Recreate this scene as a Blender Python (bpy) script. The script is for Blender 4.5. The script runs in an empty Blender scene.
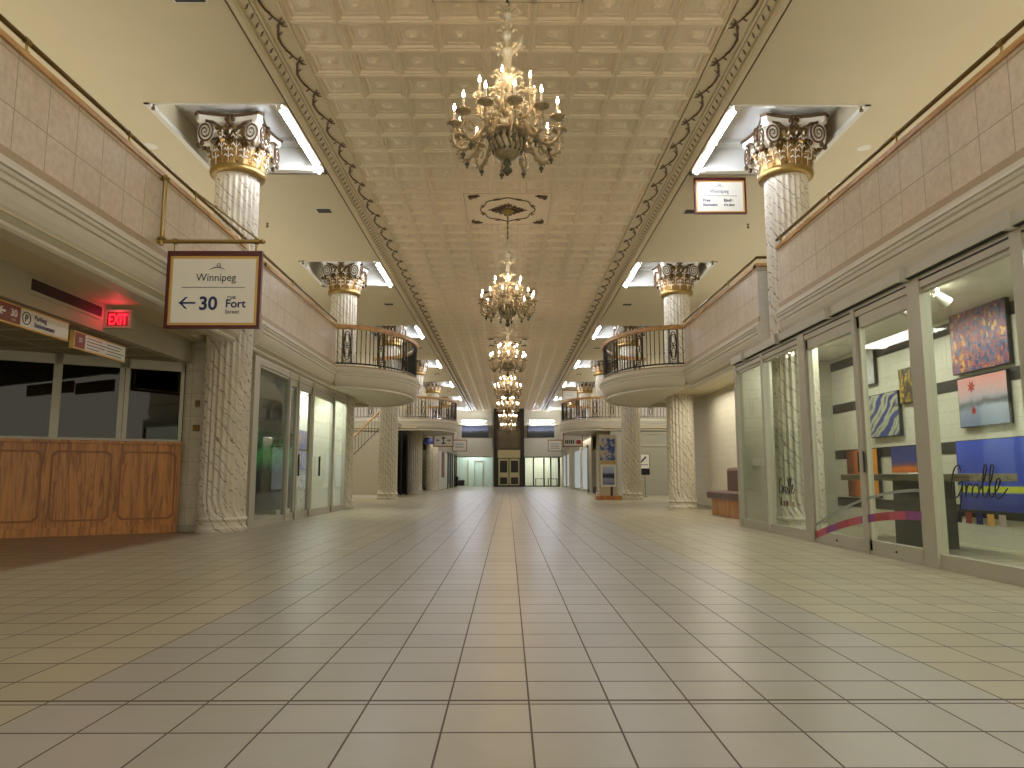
import bpy, bmesh, math, random
from math import pi, sin, cos, radians as R
from mathutils import Vector, Matrix
random.seed(7)
C = bpy.context.scene.collection
S = bpy.context.scene

# ------------------------------------------------------------------ materials
def lin(c):
    out = []
    for v in c[:3]:
        v /= 255.0
        out.append(v/12.92 if v <= 0.04045 else ((v+0.055)/1.055)**2.4)
    return (*out, 1.0)

class NT:
    """tiny node helper"""
    def __init__(s, name):
        s.m = bpy.data.materials.new(name); s.m.use_nodes = True
        s.t = s.m.node_tree; s.t.nodes.clear()
        s.out = s.n('ShaderNodeOutputMaterial')
    def n(s, kind, **kw):
        nd = s.t.nodes.new(kind)
        for k, v in kw.items(): setattr(nd, k, v)
        return nd
    def l(s, a, b): s.t.links.new(a, b)
    def val(s, sock, v):
        if hasattr(v, 'is_output'): s.l(v, sock)
        else: sock.default_value = v
    def math(s, op, a, b=0.0, c=None):
        nd = s.n('ShaderNodeMath', operation=op)
        s.val(nd.inputs[0], a); s.val(nd.inputs[1], b)
        if c is not None: s.val(nd.inputs[2], c)
        return nd.outputs[0]
    def mix(s, f, a, b):
        nd = s.n('ShaderNodeMix', data_type='RGBA')
        s.val(nd.inputs[0], f); s.val(nd.inputs[6], a); s.val(nd.inputs[7], b)
        return nd.outputs[2]
    def ramp(s, f, stops):
        nd = s.n('ShaderNodeValToRGB')
        e = nd.color_ramp.elements
        while len(e) < len(stops): e.new(0.5)
        for k, (p, c) in enumerate(stops):
            e[k].position = p; e[k].color = c if len(c) == 4 else lin(c)
        s.l(f, nd.inputs[0]); return nd.outputs[0]
    def coords(s, scale=(1, 1, 1), rot=(0, 0, 0), kind='Object'):
        tc = s.n('ShaderNodeTexCoord'); mp = s.n('ShaderNodeMapping')
        mp.inputs['Scale'].default_value = scale; mp.inputs['Rotation'].default_value = rot
        s.l(tc.outputs[kind], mp.inputs['Vector']); return mp.outputs[0]
    def noise(s, vec, scale=5, detail=3, rough=0.5, dist=0.0):
        nd = s.n('ShaderNodeTexNoise'); s.l(vec, nd.inputs['Vector'])
        nd.inputs['Scale'].default_value = scale; nd.inputs['Detail'].default_value = detail
        nd.inputs['Roughness'].default_value = rough; nd.inputs['Distortion'].default_value = dist
        return nd.outputs[0]
    def pbr(s, col, rough=0.5, metal=0.0, bump=None, bstr=0.3, bdist=0.01, spec=0.5, emit=None, estr=0.0, coat=0.0):
        b = s.n('ShaderNodeBsdfPrincipled')
        s.val(b.inputs['Base Color'], col); s.val(b.inputs['Roughness'], rough)
        s.val(b.inputs['Metallic'], metal); b.inputs['Specular IOR Level'].default_value = spec
        b.inputs['Coat Weight'].default_value = coat
        if emit is not None:
            s.val(b.inputs['Emission Color'], emit); b.inputs['Emission Strength'].default_value = estr
        if bump is not None:
            bn = s.n('ShaderNodeBump'); s.l(bump, bn.inputs['Height'])
            bn.inputs['Strength'].default_value = bstr; bn.inputs['Distance'].default_value = bdist
            s.l(bn.outputs[0], b.inputs['Normal'])
        s.l(b.outputs[0], s.out.inputs[0]); return s.m

def flat(name, c, rough=0.5, metal=0.0, var=0.06, scale=6, **kw):
    t = NT(name); v = t.coords()
    n = t.noise(v, scale, 3)
    a = lin(c); d = tuple(max(0, x*(1-var*2)) for x in a[:3])+(1,); u = tuple(min(1, x*(1+var*2)) for x in a[:3])+(1,)
    return t.pbr(t.mix(n, d, u), rough, metal, **kw)

def emit(name, c, s, ):
    t = NT(name); e = t.n('ShaderNodeEmission')
    e.inputs[0].default_value = lin(c); e.inputs[1].default_value = s
    t.l(e.outputs[0], t.out.inputs[0]); return t.m

def glass(name, tint, refl=0.08, rough=0.02):
    t = NT(name)
    tr = t.n('ShaderNodeBsdfTransparent'); tr.inputs[0].default_value = lin(tint)
    gl = t.n('ShaderNodeBsdfGlossy'); gl.inputs['Roughness'].default_value = rough
    fr = t.n('ShaderNodeLayerWeight'); fr.inputs[0].default_value = 0.5
    f = t.math('ADD', t.math('MULTIPLY', t.math('POWER', fr.outputs[1], 5.0), 0.6), refl)
    mx = t.n('ShaderNodeMixShader'); t.l(f, mx.inputs[0]); t.l(tr.outputs[0], mx.inputs[1]); t.l(gl.outputs[0], mx.inputs[2])
    t.l(mx.outputs[0], t.out.inputs[0]); return t.m

def marble(name, base, vein, rough=0.3):
    t = NT(name); v = t.coords((1, 1, 1))
    tc = t.n('ShaderNodeTexCoord'); sp = t.n('ShaderNodeSeparateXYZ'); t.l(tc.outputs['Object'], sp.inputs[0])
    ang = t.math('ARCTAN2', sp.outputs[1], sp.outputs[0])
    n = t.noise(v, 2.2, 3, 0.6); n3 = t.noise(t.coords((1, 1, .4)), 9, 2, 0.5)
    def veins(k, P, w, gs, g0):
        c = t.math('ADD', t.math('DIVIDE', t.math('ADD', sp.outputs[2], t.math('MULTIPLY', ang, k)), P), t.math('ADD', t.math('MULTIPLY', n, 1.5), t.math('MULTIPLY', n3, .35)))
        fr = t.math('FRACT', c); d = t.math('MINIMUM', fr, t.math('SUBTRACT', 1.0, fr))
        ln = t.n('ShaderNodeMapRange'); t.l(d, ln.inputs[0]); ln.inputs[1].default_value = w; ln.inputs[2].default_value = w*2.6; ln.inputs[3].default_value = 1; ln.inputs[4].default_value = 0
        gt = t.ramp(t.noise(v, gs, 2), [(g0, (0, 0, 0, 1)), (g0+.08, (1, 1, 1, 1))])
        return t.math('MULTIPLY', ln.outputs[0], gt)
    f = t.math('MAXIMUM', veins(.50, .30, .022, 4.5, .40), t.math('MULTIPLY', veins(.42, .17, .026, 6.0, .48), .7))
    cloud = t.mix(n, lin([x*0.84 for x in base]), lin(base))
    return t.pbr(t.mix(t.math('MULTIPLY', f, .8), cloud, lin(vein)), rough)

def wood(name, a, b, scale=(14, 14, 0.9), rough=0.4):
    t = NT(name); v = t.coords(scale)
    n = t.noise(v, 1.3, 5, 0.6, 0.8)
    n2 = t.noise(t.coords((scale[0]*.35, scale[1]*.35, scale[2]*.6)), 1.2, 2, 0.5, 0.4)
    rg = t.math('FRACT', t.math('MULTIPLY', n2, 9.0))
    f = t.math('ADD', t.math('MULTIPLY', n, 0.8), t.math('MULTIPLY', rg, 0.11))
    return t.pbr(t.ramp(f, [(0.32, b), (0.5, a), (0.8, [min(255, x*1.15) for x in a])]), rough, bump=f, bstr=0.1)

def floor_mat():
    t = NT('floor_tile'); tc = t.n('ShaderNodeTexCoord'); sp = t.n('ShaderNodeSeparateXYZ')
    t.l(tc.outputs['Object'], sp.inputs[0]); x, y = sp.outputs[0], sp.outputs[1]
    P = 0.357
    def grid(u, off, half):
        f = t.math('FRACT', t.math('DIVIDE', t.math('ADD', u, -off+P*200), P))
        d = t.math('MULTIPLY', t.math('MINIMUM', f, t.math('SUBTRACT', 1.0, f)), P)
        return t.math('SMOOTH_MIN', t.math('LESS_THAN', d, half), 1.0, 0.0)
    gx = grid(x, 0.094, 0.0042); gy = grid(y, 4.07, 0.0065)
    joint = t.math('LESS_THAN', t.math('ABSOLUTE', t.math('ADD', y, -3.41)), 0.011)
    g = t.math('MAXIMUM', t.math('MAXIMUM', gx, gy), joint)
    ix = t.math('FLOOR', t.math('DIVIDE', t.math('ADD', x, -0.094+P*200), P))
    iy = t.math('FLOOR', t.math('DIVIDE', t.math('ADD', y, -4.07+P*200), P))
    cv = t.n('ShaderNodeCombineXYZ'); t.l(ix, cv.inputs[0]); t.l(iy, cv.inputs[1])
    wn = t.n('ShaderNodeTexWhiteNoise', noise_dimensions='2D'); t.l(cv.outputs[0], wn.inputs['Vector'])
    cloud = t.noise(t.coords((1, 1, 1)), 5.5, 4, 0.6)
    mott = t.math('ADD', t.math('MULTIPLY', wn.outputs[0], 0.42), t.math('MULTIPLY', cloud, 0.58))
    grey = t.mix(mott, lin((152, 147, 131)), lin((180, 175, 160)))
    yel = t.mix(mott, lin((158, 150, 122)), lin((186, 177, 148)))
    brn = t.mix(mott, lin((128, 112, 90)), lin((152, 134, 110)))  # browner tile; dimmer light of this zone also put into the colour
    ax = t.math('ABSOLUTE', t.math('ADD', x, -0.094))
    side = t.math('GREATER_THAN', ax, P*6)
    col = t.mix(side, grey, yel)
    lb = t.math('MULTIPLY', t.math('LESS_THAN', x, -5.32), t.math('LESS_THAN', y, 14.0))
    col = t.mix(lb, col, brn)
    col = t.mix(g, col, lin((78, 66, 50)))
    rg = t.math('ADD', t.math('MULTIPLY', cloud, 0.10), t.math('ADD', t.math('MULTIPLY', g, 0.3), 0.27))
    return t.pbr(col, rg, bump=t.math('SUBTRACT', 1.0, g), bstr=0.12, bdist=0.003, spec=0.42)

def tile_mat(name, a, b, joint, sx, sz, ax='Y', rough=0.35, oz=0.0, half=0.006):
    """wall tiles: grid across object ax and Z"""
    t = NT(name); tc = t.n('ShaderNodeTexCoord'); sp = t.n('ShaderNodeSeparateXYZ')
    t.l(tc.outputs['Object'], sp.inputs[0]); u = sp.outputs['XYZ'.index(ax)]; z = sp.outputs[2]
    def grid(w, P, off):
        f = t.math('FRACT', t.math('DIVIDE', t.math('ADD', w, P*200-off), P))
        return t.math('LESS_THAN', t.math('MULTIPLY', t.math('MINIMUM', f, t.math('SUBTRACT', 1.0, f)), P), half)
    g = t.math('MAXIMUM', grid(u, sx, 0.11), grid(z, sz, oz))
    n = t.noise(t.coords((1, 1, 1)), 13, 4, 0.65); n2 = t.noise(t.coords(), 1.2, 2)
    f = t.math('ADD', t.math('MULTIPLY', n, 0.7), t.math('MULTIPLY', n2, 0.3))
    col = t.mix(g, t.ramp(f, [(0.35, a), (0.62, b)]), lin(joint))
    return t.pbr(col, rough, bump=t.math('SUBTRACT', f, g), bstr=0.12, bdist=0.004)

M = {}
M['floor'] = floor_mat()
M['ceil'] = flat('ceiling_paint', (206, 194, 160), 0.55, var=0.02, scale=1.5)
M['ceil2'] = flat('recess_paint', (222, 220, 208), 0.5, var=0.02)
M['coffer'] = flat('pressed_tin', (226, 212, 184), 0.36, var=0.04, scale=9)
M['border'] = flat('border_cream', (204, 190, 156), 0.45, var=0.03)
M['orn'] = flat('ornament_brown', (88, 64, 38), 0.45, var=0.1)
M['orn_line'] = flat('ornament_line', (120, 98, 66), 0.45)
M['cream'] = flat('cornice_cream', (212, 205, 184), 0.42, var=0.02)
M['tile'] = tile_mat('parapet_tile', (200, 182, 156), (220, 204, 178), (164, 146, 120), 0.5, 0.52, 'Y', 0.3, 3.98)
M['tilex'] = tile_mat('parapet_tile_end', (196, 192, 178), (210, 206, 192), (160, 150, 132), 5, 5, 'X', 0.3)
M['band'] = flat('granite_band', (176, 152, 116), 0.35, var=0.2, scale=60)
M['marble'] = marble('column_marble', (230, 221, 198), (92, 68, 44))
M['gold'] = flat('antique_gold', (148, 122, 68), 0.38, 0.75, var=0.25, scale=22)
M['gild'] = flat('gilded_leaf', (150, 116, 58), 0.42, 0.5, var=0.45, scale=40)
M['bronze'] = flat('bronze_edge', (84, 62, 34), 0.45, 0.4, var=0.2, scale=20)
M['white'] = flat('white_plaster', (226, 220, 202), 0.5, var=0.04)
M['brass'] = flat('brass', (160, 138, 84), 0.3, 0.85, var=0.05)
M['brassd'] = flat('aged_brass', (112, 90, 44), 0.35, 0.8, var=0.1)
M['rail'] = wood('handrail_oak', (200, 156, 100), (170, 126, 76), (6, 1.2, 6), 0.35)
M['oak'] = wood('panel_oak', (196, 132, 62), (140, 86, 36), (11, 11, 0.8), 0.38)
M['oakd'] = flat('oak_groove', (150, 94, 42), 0.45, var=0.1)
M['iron'] = flat('black_iron', (30, 28, 24), 0.4, 0.4, var=0.1)
M['ironb'] = flat('iron_bronze', (58, 50, 34), 0.4, 0.5, var=0.2)
M['alu'] = flat('painted_aluminium', (182, 178, 158), 0.4, 0.1, var=0.02)
M['aluw'] = flat('white_frame', (226, 222, 208), 0.4, 0.0, var=0.02)
M['glass'] = glass('shop_glass', (243, 248, 243), 0.05)
M['gdark'] = glass('dim_glass', (150, 156, 140), 0.045)
M['wall'] = flat('wall_beige', (186, 178, 154), 0.55, var=0.03, scale=2)
M['walld'] = flat('wall_grey', (170, 166, 146), 0.55, var=0.03, scale=2)
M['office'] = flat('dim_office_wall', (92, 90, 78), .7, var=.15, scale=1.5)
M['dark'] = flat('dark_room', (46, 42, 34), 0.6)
M['black'] = flat('black', (20, 20, 20), 0.4)
M['brickw'] = tile_mat('white_block', (206, 200, 178), (214, 208, 188), (190, 184, 164), 0.4, 0.2, 'Y', 0.5, 0, 0.004)
M['brickx'] = tile_mat('white_block_end', (206, 200, 178), (214, 208, 188), (190, 184, 164), 0.4, 0.2, 'X', 0.5, 0, 0.004)
M['pier'] = tile_mat('marble_pier', (186, 180, 156), (204, 196, 172), (150, 144, 124), 0.6, 0.42, 'X', 0.35, 0, 0.004)
M['maroon'] = flat('maroon_frame', (82, 24, 24), 0.35, var=0.05)
M['goldflat'] = flat('gold_border', (206, 168, 92), 0.4, 0.2, var=0.03)
M['signw'] = flat('sign_cream', (226, 222, 206), 0.5, var=0.01)
M['navy'] = flat('navy_ink', (28, 34, 84), 0.5)
M['ink'] = flat('dark_ink', (38, 36, 40), 0.5)
M['red'] = flat('sign_red', (168, 48, 44), 0.5)
M['rust'] = flat('sign_brown', (128, 62, 44), 0.5)
M['leather'] = flat('brown_leather', (92, 58, 50), 0.35, var=0.08)
M['tube'] = emit('tube_light', (232, 238, 255), 145.0)
M['bulb'] = emit('candle_bulb', (255, 218, 178), 95.0)
M['exit'] = emit('exit_letters', (255, 24, 40), 4.0)
M['cream_metal'] = flat('aged_cream_metal', (228, 208, 178), 0.3, 0.35, var=0.25, scale=40)
M['darkmetal'] = flat('dark_patina', (86, 82, 60), 0.35, 0.5, var=0.3, scale=30)
M['armmetal'] = flat('arm_patina', (164, 148, 116), 0.32, 0.45, var=0.35, scale=30)
M['candle'] = flat('candle_sleeve', (232, 222, 196), 0.4)
M['elev'] = flat('bronze_glass', (84, 72, 46), 0.25, 0.3, var=0.15, scale=3)
M['elevy'] = flat('brass_door', (186, 176, 130), 0.35, 0.2, var=0.06)
M['mint'] = flat('pale_green_wall', (196, 212, 200), 0.5, var=0.03)
M['slot'] = flat('dark_slot', (44, 38, 32), 0.6)
M['tbar'] = flat('ceiling_board', (150, 144, 118), 0.7, var=0.03)
M['plastic'] = flat('white_plastic', (220, 216, 200), 0.4)

# ------------------------------------------------------------------ mesh helpers
class MB:
    def __init__(s): s.b = bmesh.new()
    def box(s, x0, x1, y0, y1, z0, z1, rz=None, piv=None):
        vs = [s.b.verts.new((x, y, z)) for z in (z0, z1) for (x, y) in ((x0, y0), (x1, y0), (x1, y1), (x0, y1))]
        for f in ((3, 2, 1, 0), (4, 5, 6, 7), (0, 1, 5, 4), (1, 2, 6, 5), (2, 3, 7, 6), (3, 0, 4, 7)):
            s.b.faces.new([vs[i] for i in f])
        if rz is not None:
            bmesh.ops.rotate(s.b, verts=vs, cent=piv or (0, 0, 0), matrix=Matrix.Rotation(rz, 3, 'Z'))
        return s
    def poly(s, pts):
        s.b.faces.new([s.b.verts.new(p) for p in pts]); return s
    def prism(s, pts, d):
        """pts: 3D planar polygon extruded by vector d"""
        a = [s.b.verts.new(p) for p in pts]; c = [s.b.verts.new(Vector(p)+Vector(d)) for p in pts]; n = len(pts)
        s.b.faces.new(a[::-1]); s.b.faces.new(c)
        for i in range(n): s.b.faces.new((a[i], a[(i+1) % n], c[(i+1) % n], c[i]))
        return s
    def lathe(s, prof, seg=24, c=(0, 0, 0), cap=True):
        rings = []
        for r, z in prof:
            rings.append([s.b.verts.new((c[0]+r*cos(2*pi*i/seg), c[1]+r*sin(2*pi*i/seg), c[2]+z)) for i in range(seg)])
        for a, d in zip(rings, rings[1:]):
            for i in range(seg):
                s.b.faces.new((a[i], a[(i+1) % seg], d[(i+1) % seg], d[i]))
        if cap:
            s.b.faces.new(rings[0][::-1]); s.b.faces.new(rings[-1])
        return s
    def tube(s, pts, r, seg=6, cap=True):
        pts = [Vector(p) for p in pts]; n = len(pts)
        rr = r if isinstance(r, (list, tuple)) else [r]*n
        rings = []; up = None
        for i, p in enumerate(pts):
            t = (pts[min(i+1, n-1)]-pts[max(i-1, 0)])
            if t.length < 1e-9: t = Vector((0, 0, 1))
            t.normalize()
            if up is None:
                up = Vector((0, 0, 1)) if abs(t.z) < 0.9 else Vector((1, 0, 0))
            u = t.cross(up)
            if u.length < 1e-6: u = t.cross(Vector((0, 1, 0.01)))
            u.normalize(); v = u.cross(t).normalized(); up = v
            rings.append([s.b.verts.new(p+u*(rr[i]*cos(2*pi*k/seg))+v*(rr[i]*sin(2*pi*k/seg))) for k in range(seg)])
        for a, d in zip(rings, rings[1:]):
            for k in range(seg): s.b.faces.new((a[k], a[(k+1) % seg], d[(k+1) % seg], d[k]))
        if cap: s.b.faces.new(rings[0][::-1]); s.b.faces.new(rings[-1])
        return s
    def sweep(s, path, prof, closed=False, cap=True):
        """path: [(x,y,nx,ny)], prof: [(offset,z)] closed polygon"""
        rings = [[s.b.verts.new((x+nx*p, y+ny*p, z)) for p, z in prof] for x, y, nx, ny in path]
        m = len(prof)
        pr = list(zip(rings, rings[1:]))
        if closed: pr.append((rings[-1], rings[0]))
        for a, d in pr:
            for k in range(m): s.b.faces.new((a[k], a[(k+1) % m], d[(k+1) % m], d[k]))
        if cap and not closed:
            s.b.faces.new(rings[0][::-1]); s.b.faces.new(rings[-1])
        return s
    def ball(s, c, r, sc=(1, 1, 1), u=10, v=7):
        m = Matrix.Translation(c) @ Matrix.Diagonal((*sc, 1))
        bmesh.ops.create_uvsphere(s.b, u_segments=u, v_segments=v, radius=r, matrix=m); return s
    def build(s, name, mat, parent=None, smooth=False, loc=None, bevel=0):
        bmesh.ops.recalc_face_normals(s.b, faces=s.b.faces)
        me = bpy.data.meshes.new(name); s.b.to_mesh(me); s.b.free()
        me.materials.append(M[mat] if isinstance(mat, str) else mat)
        if smooth:
            me.shade_smooth() if smooth is True else None
            if smooth is not True:
                me.shade_smooth(); me.set_sharp_from_angle(angle=R(smooth))
        o = bpy.data.objects.new(name, me); C.objects.link(o)
        if parent: o.parent = parent
        if loc: o.location = loc
        if bevel:
            md = o.modifiers.new('bevel', 'BEVEL'); md.width = bevel; md.segments = 2; md.limit_method = 'ANGLE'
        return o

def tag(o, label=None, cat=None, group=None, kind=None):
    if label: o['label'] = label
    if cat: o['category'] = cat
    if group: o['group'] = group
    if kind: o['kind'] = kind
    return o
def struct(o): o['kind'] = 'structure'; return o
def empty(name, loc, rz=0, label=None, cat=None, group=None):
    o = bpy.data.objects.new(name, None); C.objects.link(o); o.location = loc; o.rotation_euler = (0, 0, rz)
    o.empty_display_size = 0.2
    return tag(o, label, cat, group)
def kids(o): return [c for c in bpy.data.objects if c.parent == o]
def copy_tree(o, parent=None, first=True):
    ch = kids(o)
    c = o.copy(); C.objects.link(c); c.parent = parent
    for k in ch: copy_tree(k, c, False)
    return c
def dup(o, loc, rz=None, label=None, group=None):
    c = copy_tree(o); c.location = loc
    if rz is not None: c.rotation_euler = (0, 0, rz)
    return tag(c, label, None, group)

def text(s, size, x, z, mat, parent, name='lettering', y=-0.004, align='CENTER', bold=0.0, shear=0.0, sx=1.0, depth=0.001):
    cu = bpy.data.curves.new('t', 'FONT'); cu.body = s; cu.size = size; cu.align_x = align; cu.offset = bold
    cu.extrude = depth; cu.shear = shear
    to = bpy.data.objects.new('t', cu); C.objects.link(to)
    bpy.context.view_layer.update()
    me = bpy.data.meshes.new_from_object(to.evaluated_get(bpy.context.evaluated_depsgraph_get()))
    bpy.data.objects.remove(to)
    me.transform(Matrix.Translation((x, y, z)) @ Matrix.Rotation(pi/2, 4, 'X') @ Matrix.Diagonal((sx, 1, 1, 1)))
    me.materials.clear(); me.materials.append(M[mat])
    o = bpy.data.objects.new(name, me); C.objects.link(o); o.parent = parent
    return o

ORD = ['nearest', 'second', 'third', 'fourth', 'fifth', 'sixth', 'seventh']
XL, XR = -4.75, 4.88          # parapet faces
CL, CR = -5.21, 5.37          # column axes
PITCH = 9.15
CY = [13.4+PITCH*i for i in range(6)]
ZC = 7.3
YE = 70.0
Y0 = -4.0

# ------------------------------------------------------------------ floor
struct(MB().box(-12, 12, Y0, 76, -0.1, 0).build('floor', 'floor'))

# ------------------------------------------------------------------ ceiling: side flats with recesses
REC = [(11.66+PITCH*i, 14.56+PITCH*i) for i in range(-1, 7)]
def side_ceiling(s, name):
    m = MB(); xi, xo, xe = 3.72, 6.2, 10.0
    a, b = (xi+0.08, xo)
    def bx(x0, x1, y0, y1, z0, z1):
        m.box(min(s*x0, s*x1), max(s*x0, s*x1), y0, y1, z0, z1)
    bx(xi, a, Y0, YE+6, ZC, ZC+0.65)
    bx(b, xe, Y0, YE+6, ZC, ZC+0.65)
    y = Y0
    for (r0, r1) in REC:
        bx(a, b, y, r0, ZC, ZC+0.65); y = r1
    bx(a, b, y, YE+6, ZC, ZC+0.65)
    o = struct(m.build(name, 'ceil'))
    for k, (r0, r1) in enumerate(REC):
        w = MB()
        def wx(x0, x1, y0, y1, z0, z1): w.box(min(s*x0, s*x1), max(s*x0, s*x1), y0, y1, z0, z1)
        wx(a, b, r0, r1, ZC+0.55, ZC+0.65)          # recess lid
        wx(a, b, r1-0.05, r1, ZC-0.02, ZC+0.55); wx(a, b, r0, r0+0.03, ZC-0.02, ZC+0.55)
        wx(a, a+0.03, r0, r1, ZC-0.02, ZC+0.55)
        wx(b-0.10, b, r0, r1, ZC-0.02, ZC+0.05); wx(a, b, r1-0.22, r1, ZC-0.02, ZC+0.05)
        wx(a+0.3, b-0.3, r1-0.5, r1-0.44, ZC+0.46, ZC+0.55); wx(a+0.3, a+0.36, r0+0.3, r1-0.44, ZC+0.46, ZC+0.55)
        w.build('recess_lining', 'ceil2', o)
    return o
side_ceiling(-1, 'ceiling_left'); side_ceiling(1, 'ceiling_right')

# coffered centre: pressed tiles with stepped recess + boss
TW = 0.683
def coffer():
    m = MB(); b = m.b
    cx = -0.01
    med = [8.0+8.63*i for i in range(8)]
    n = int((YE-Y0)/TW)
    y_start = med[1]-1.5*TW - TW*int((med[1]-1.5*TW-Y0)/TW)
    def ringq(x0, x1, y0, y1, i0, za, i1, zb):
        o = [(x0+i0, y0+i0), (x1-i0, y0+i0), (x1-i0, y1-i0), (x0+i0, y1-i0)]
        q = [(x0+i1, y0+i1), (x1-i1, y0+i1), (x1-i1, y1-i1), (x0+i1, y1-i1)]
        for k in range(4):
            j = (k+1) % 4
            b.faces.new([b.verts.new((*o[k], za)), b.verts.new((*o[j], za)), b.verts.new((*q[j], zb)), b.verts.new((*q[k], zb))])
    holes = set()
    for j in range(n+2):
        y0 = y_start+j*TW; 
        if y0 > YE: break
        for i in range(9):
            x0 = cx+(i-4.5)*TW; xc = x0+TW/2; yc = y0+TW/2
            if 3 <= i <= 5 and any(abs(yc-mm) < 1.5*TW for mm in med): continue
            x1 = x0+TW; y1 = y0+TW
            ringq(x0, x1, y0, y1, 0, ZC+.012, 0.012, ZC)
            ringq(x0, x1, y0, y1, 0.012, ZC, 0.03, ZC)
            ringq(x0, x1, y0, y1, 0.03, ZC, 0.035, ZC+0.018)
            ringq(x0, x1, y0, y1, 0.035, ZC+0.018, 0.065, ZC+0.018)
            ringq(x0, x1, y0, y1, 0.065, ZC+0.018, 0.08, ZC+0.05)
            ringq(x0, x1, y0, y1, 0.08, ZC+0.05, 0.15, ZC+0.042)
            ringq(x0, x1, y0, y1, 0.15, ZC+0.042, 0.156, ZC+0.056)
            i1 = 0.156
            b.faces.new([b.verts.new(p) for p in ((x0+i1, y0+i1, ZC+.056), (x1-i1, y0+i1, ZC+.056), (x1-i1, y1-i1, ZC+.056), (x0+i1, y1-i1, ZC+.056))])
            # petals boss
            for rr, zz0, zz1, sg in ((0.12, ZC+.055, ZC+.025, 8), (0.06, ZC+.025, ZC-.005, 6)):
                ro = [b.verts.new((xc+rr*(1+.25*(k % 2))*cos(2*pi*k/sg), yc+rr*(1+.25*(k % 2))*sin(2*pi*k/sg), zz0)) for k in range(sg)]
                ri = [b.verts.new((xc+rr*.6*cos(2*pi*k/sg), yc+rr*.6*sin(2*pi*k/sg), zz1)) for k in range(sg)]
                for k in range(sg): b.faces.new((ro[k], ro[(k+1) % sg], ri[(k+1) % sg], ri[k]))
                b.faces.new(ri)
    o = m.build('ceiling', 'coffer')
    struct(o)
    # medallion panels
    m = MB()
    for mm in med:
        m.box(cx-1.5*TW, cx+1.5*TW, mm-1.5*TW, mm+1.5*TW, ZC+0.0, ZC+0.03)
    m.box(-3.75, 3.75, Y0, YE+6, ZC+0.13, ZC+0.3)
    m.build('backing_board', 'coffer', o)
    orn = MB()
    for mm in med:
        # wreath
        N = 72; pts = []
        for k in range(N+1):
            a = 2*pi*k/N; rx = 0.62+0.035*cos(8*a); ry = 0.72+0.04*cos(8*a)
            pts.append((cx+rx*cos(a), mm+ry*sin(a), ZC-0.006))
        orn.tube(pts, 0.013, 5)
        for k in range(8):
            a = 2*pi*(k+.5)/8
            for d in (-1, 1):
                p = Vector((cx+.62*cos(a), mm+.72*sin(a), ZC-.008)); q = p+Vector((cos(a+d*.9), sin(a+d*.9), 0))*0.1
                orn.tube([p, (p+q)/2+Vector((0, 0, -.01)), q], [.016, .012, .003], 5)
        # centre rosette
        for k in range(12):
            a = 2*pi*k/12; l = 0.46 if k % 3 == 0 else 0.34
            c1 = Vector((cos(a), sin(a), 0)); pr = Vector((-sin(a), cos(a), 0)); o0 = Vector((cx, mm, ZC-.012))
            orn.tube([o0+c1*.08, o0+c1*l*.6+pr*.035, o0+c1*l], [.02, .022, .010], 5)
            for sg in (-1, 1): orn.tube([o0+c1*l*.6, o0+c1*l*.8+pr*.07*sg, o0+c1*l*.6+pr*.10*sg], [.016, .016, .008], 5)
        for sx in (-1, 1):
            for sy in (-1, 1):
                o0 = Vector((cx+sx*.88, mm+sy*.86, ZC-.006))
                for (du, dv) in ((-.26, .0), (-.18, -.10), (-.06, -.22), (-.22, .06)):
                    q = o0+Vector((sx*du, sy*dv, 0))
                    orn.tube([o0, (o0+q)/2+Vector((sx*.02, -sy*.02, -.01)), q], [.026, .026, .01], 5)
        for t_ in (1.0,):
            e = 1.5*TW-.03
            for (p, q) in (((-e, -e), (e, -e)), ((e, -e), (e, e)), ((e, e), (-e, e)), ((-e, e), (-e, -e))):
                orn.tube([(cx+p[0], mm+p[1], ZC), (cx+q[0], mm+q[1], ZC)], .004, 4)
    orn.build('medallion_ornament', 'orn', o, smooth=True)
    # borders
    for s in (-1, 1):
        bm = MB()
        prof = [(3.07, ZC), (3.07, ZC-.02), (3.11, ZC-.02), (3.12, ZC-.005), (3.40, ZC-.005), (3.41, ZC-.03), (3.45, ZC-.03), (3.46, ZC-.012), (3.60, ZC-.012), (3.61, ZC-.045), (3.66, ZC-.06), (3.73, ZC-.06), (3.75, ZC), (3.75, ZC+.09), (3.07, ZC+.09)]
        bm.sweep([(0, Y0, s, 0), (0, YE, s, 0)], prof)
        bo = bm.build('border_moulding', 'border', o)
        v = MB()
        y = Y0+0.2
        per = 0.945
        while y < YE-0.5:
            pts = []; rr = []
            for k in range(11):
                f = k/10; pts.append((s*(3.20+0.13*sin(pi*f)), y+per*f, ZC-.012)); rr.append(.010+.010*sin(pi*f))
            v.tube(pts, rr, 4)
            for (dx, dy, ex, ey) in ((0, 0, -.09, .10), (0, 0, -.10, -.02), (0, 0, .07, .13), (0, 0, -.07, -.12), (.10, .28, .03, .15), (.12, .6, -.07, .12), (.1, .3, -.08, -.08), (.05, .82, .08, .05)):
                p = Vector((s*(3.20+dx), y+dy, ZC-.012)); q = p+Vector((s*ex, ey, -.004))
                v.tube([p, (p+q)/2+Vector((s*.02, .02, -.006)), q], [.013, .015, .005], 4)
            y += per
        v.build('vine_scroll', 'orn', o)
        v = MB(); y = Y0+.1
        while y < YE-.2:
            v.tube([(s*3.485, y, ZC-.016), (s*3.515, y+.035, ZC-.022), (s*3.54, y+.09, ZC-.024), (s*3.575, y+.12, ZC-.016)], [.006, .013, .013, .005], 4)
            y += .205
        v.build('dart_row', 'orn', o)
        v = MB()
        v.box(min(s*3.455, s*3.447), max(s*3.455, s*3.447), Y0, YE, ZC-.036, ZC-.028)
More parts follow.
